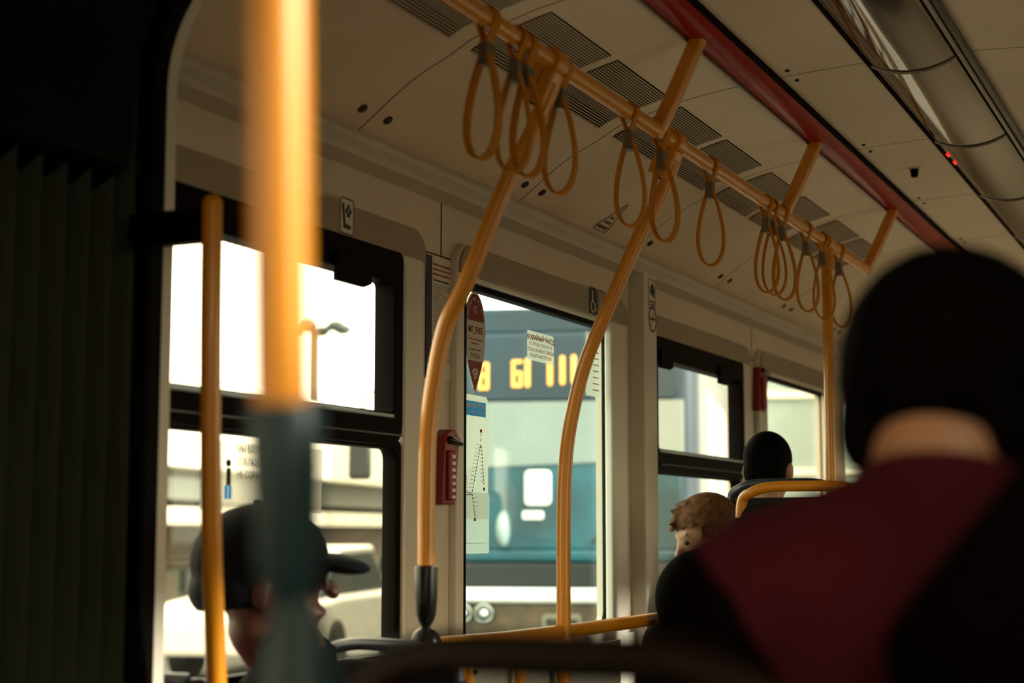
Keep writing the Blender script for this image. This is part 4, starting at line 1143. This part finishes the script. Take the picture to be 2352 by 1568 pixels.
for i in range(6): box(bm, -12, 13, .48, .60, 1.10 + i * .085, 1.145 + i * .085, B)
fin('louvres', bm, 'facade_brown', pv, smooth=False)
for i in range(7): pb('window', -10 + i * 3.4, -9.0 + i * 3.4, .5, .62, .72, 1.02, 'facade_dark')
# parked white car
car = empty('car', (16.3, 10.0, GZ), 'white car seen low through the first window behind the capped person', 'car')
C = Matrix.Translation((16.3, 10.0, GZ)) @ Matrix.Rotation(math.radians(13), 4, 'Z')
def carprof(nm, pr, hw, mat, par=car, bev=.06):
    bm = bmesh.new(); a = [bm.verts.new(C @ Vector((x, -hw, z))) for x, z in pr]; b_ = [bm.verts.new(C @ Vector((x, hw, z))) for x, z in pr]
    n = len(pr)
    for i in range(n): bm.faces.new((a[i], a[(i + 1) % n], b_[(i + 1) % n], b_[i]))
    bm.faces.new(a); bm.faces.new(b_); return fin(nm, bm, mat, par, bevel=bev)
carprof('body', [(-2.2, .28), (-2.25, .62), (-2.1, .80), (-1.2, .86), (1.1, .86), (2.05, .74), (2.2, .55), (2.15, .28)], .85, 'car_white')
carprof('cabin', [(-1.5, .84), (-1.0, 1.30), (.35, 1.33), (1.15, .84)], .74, 'facade_dark', bev=.05)
carprof('roof', [(-1.02, 1.28), (-.95, 1.36), (.30, 1.38), (.40, 1.30)], .76, 'car_white', bev=.03)
for x in (-1.4, 1.4):
    for s in (-1, 1):
        bm = bmesh.new(); bmesh.ops.create_cone(bm, cap_ends=True, segments=20, radius1=.31, radius2=.31, depth=.2, matrix=C @ Matrix.Translation((x, s * .78, .31)) @ Matrix.Rotation(PI / 2, 4, 'X')); fin('wheel', bm, 'tram_black', car)

# street lamp mast
lp = empty('street_lamp', (51.5, 31.2, GZ), 'tall mast with a ring of lamps against the white sky', 'street lamp')
tube('mast', [(51.4, 31.15, GZ), (51.4, 31.15, CZ + 4), (51.4, 31.15, CZ + 7.3)], .17, 'post_green', lp, k=10)
for i in range(6):
    a = i * PI / 3 + .3; e = Vector((51.4 + 1.1 * math.cos(a), 31.15 + 1.1 * math.sin(a), CZ + 7.35))
    la = tube('lamp_arm', [(51.4, 31.15, CZ + 7.2), e], .08, 'post_green', lp, k=8)
    bm = bmesh.new(); ell(bm, e + Vector((0, 0, -.04)), (.34, .34, .22)); fin('lamp_head', bm, 'post_green', la)
# building beyond windows three and four
fb = empty('office_building', (26, 7, GZ), 'pale building with cream piers beyond the far windows', 'building')
D = Matrix.Translation((24.6, 7.35, GZ)) @ Matrix.Rotation(math.atan2(-.9113, .4117), 4, 'Z')
def ob(nm, x0, x1, y0, y1, z0, z1, mat):
    bm = bmesh.new(); box(bm, x0, x1, y0, y1, z0, z1, D); return fin(nm, bm, mat, fb, smooth=False)
ob('wall', -.9, 2.3, .3, 6, 0, 5.6, 'facade_green')
for x in (-.25, 2.1): ob('pier', x, x + .26, 0, .4, 0, 5.6, 'facade_white')
ob('window_column', -.9, -.3, .2, .35, .8, 5.0, 'facade_grey')
ob('roof', -1.0, 2.5, .1, 6.2, 5.6, 5.75, 'facade_white')
for i in range(4): ob('floor_band', .05, 2.1, .22, .34, 1.2 + i * 1.2, 1.3 + i * 1.2, 'facade_white')
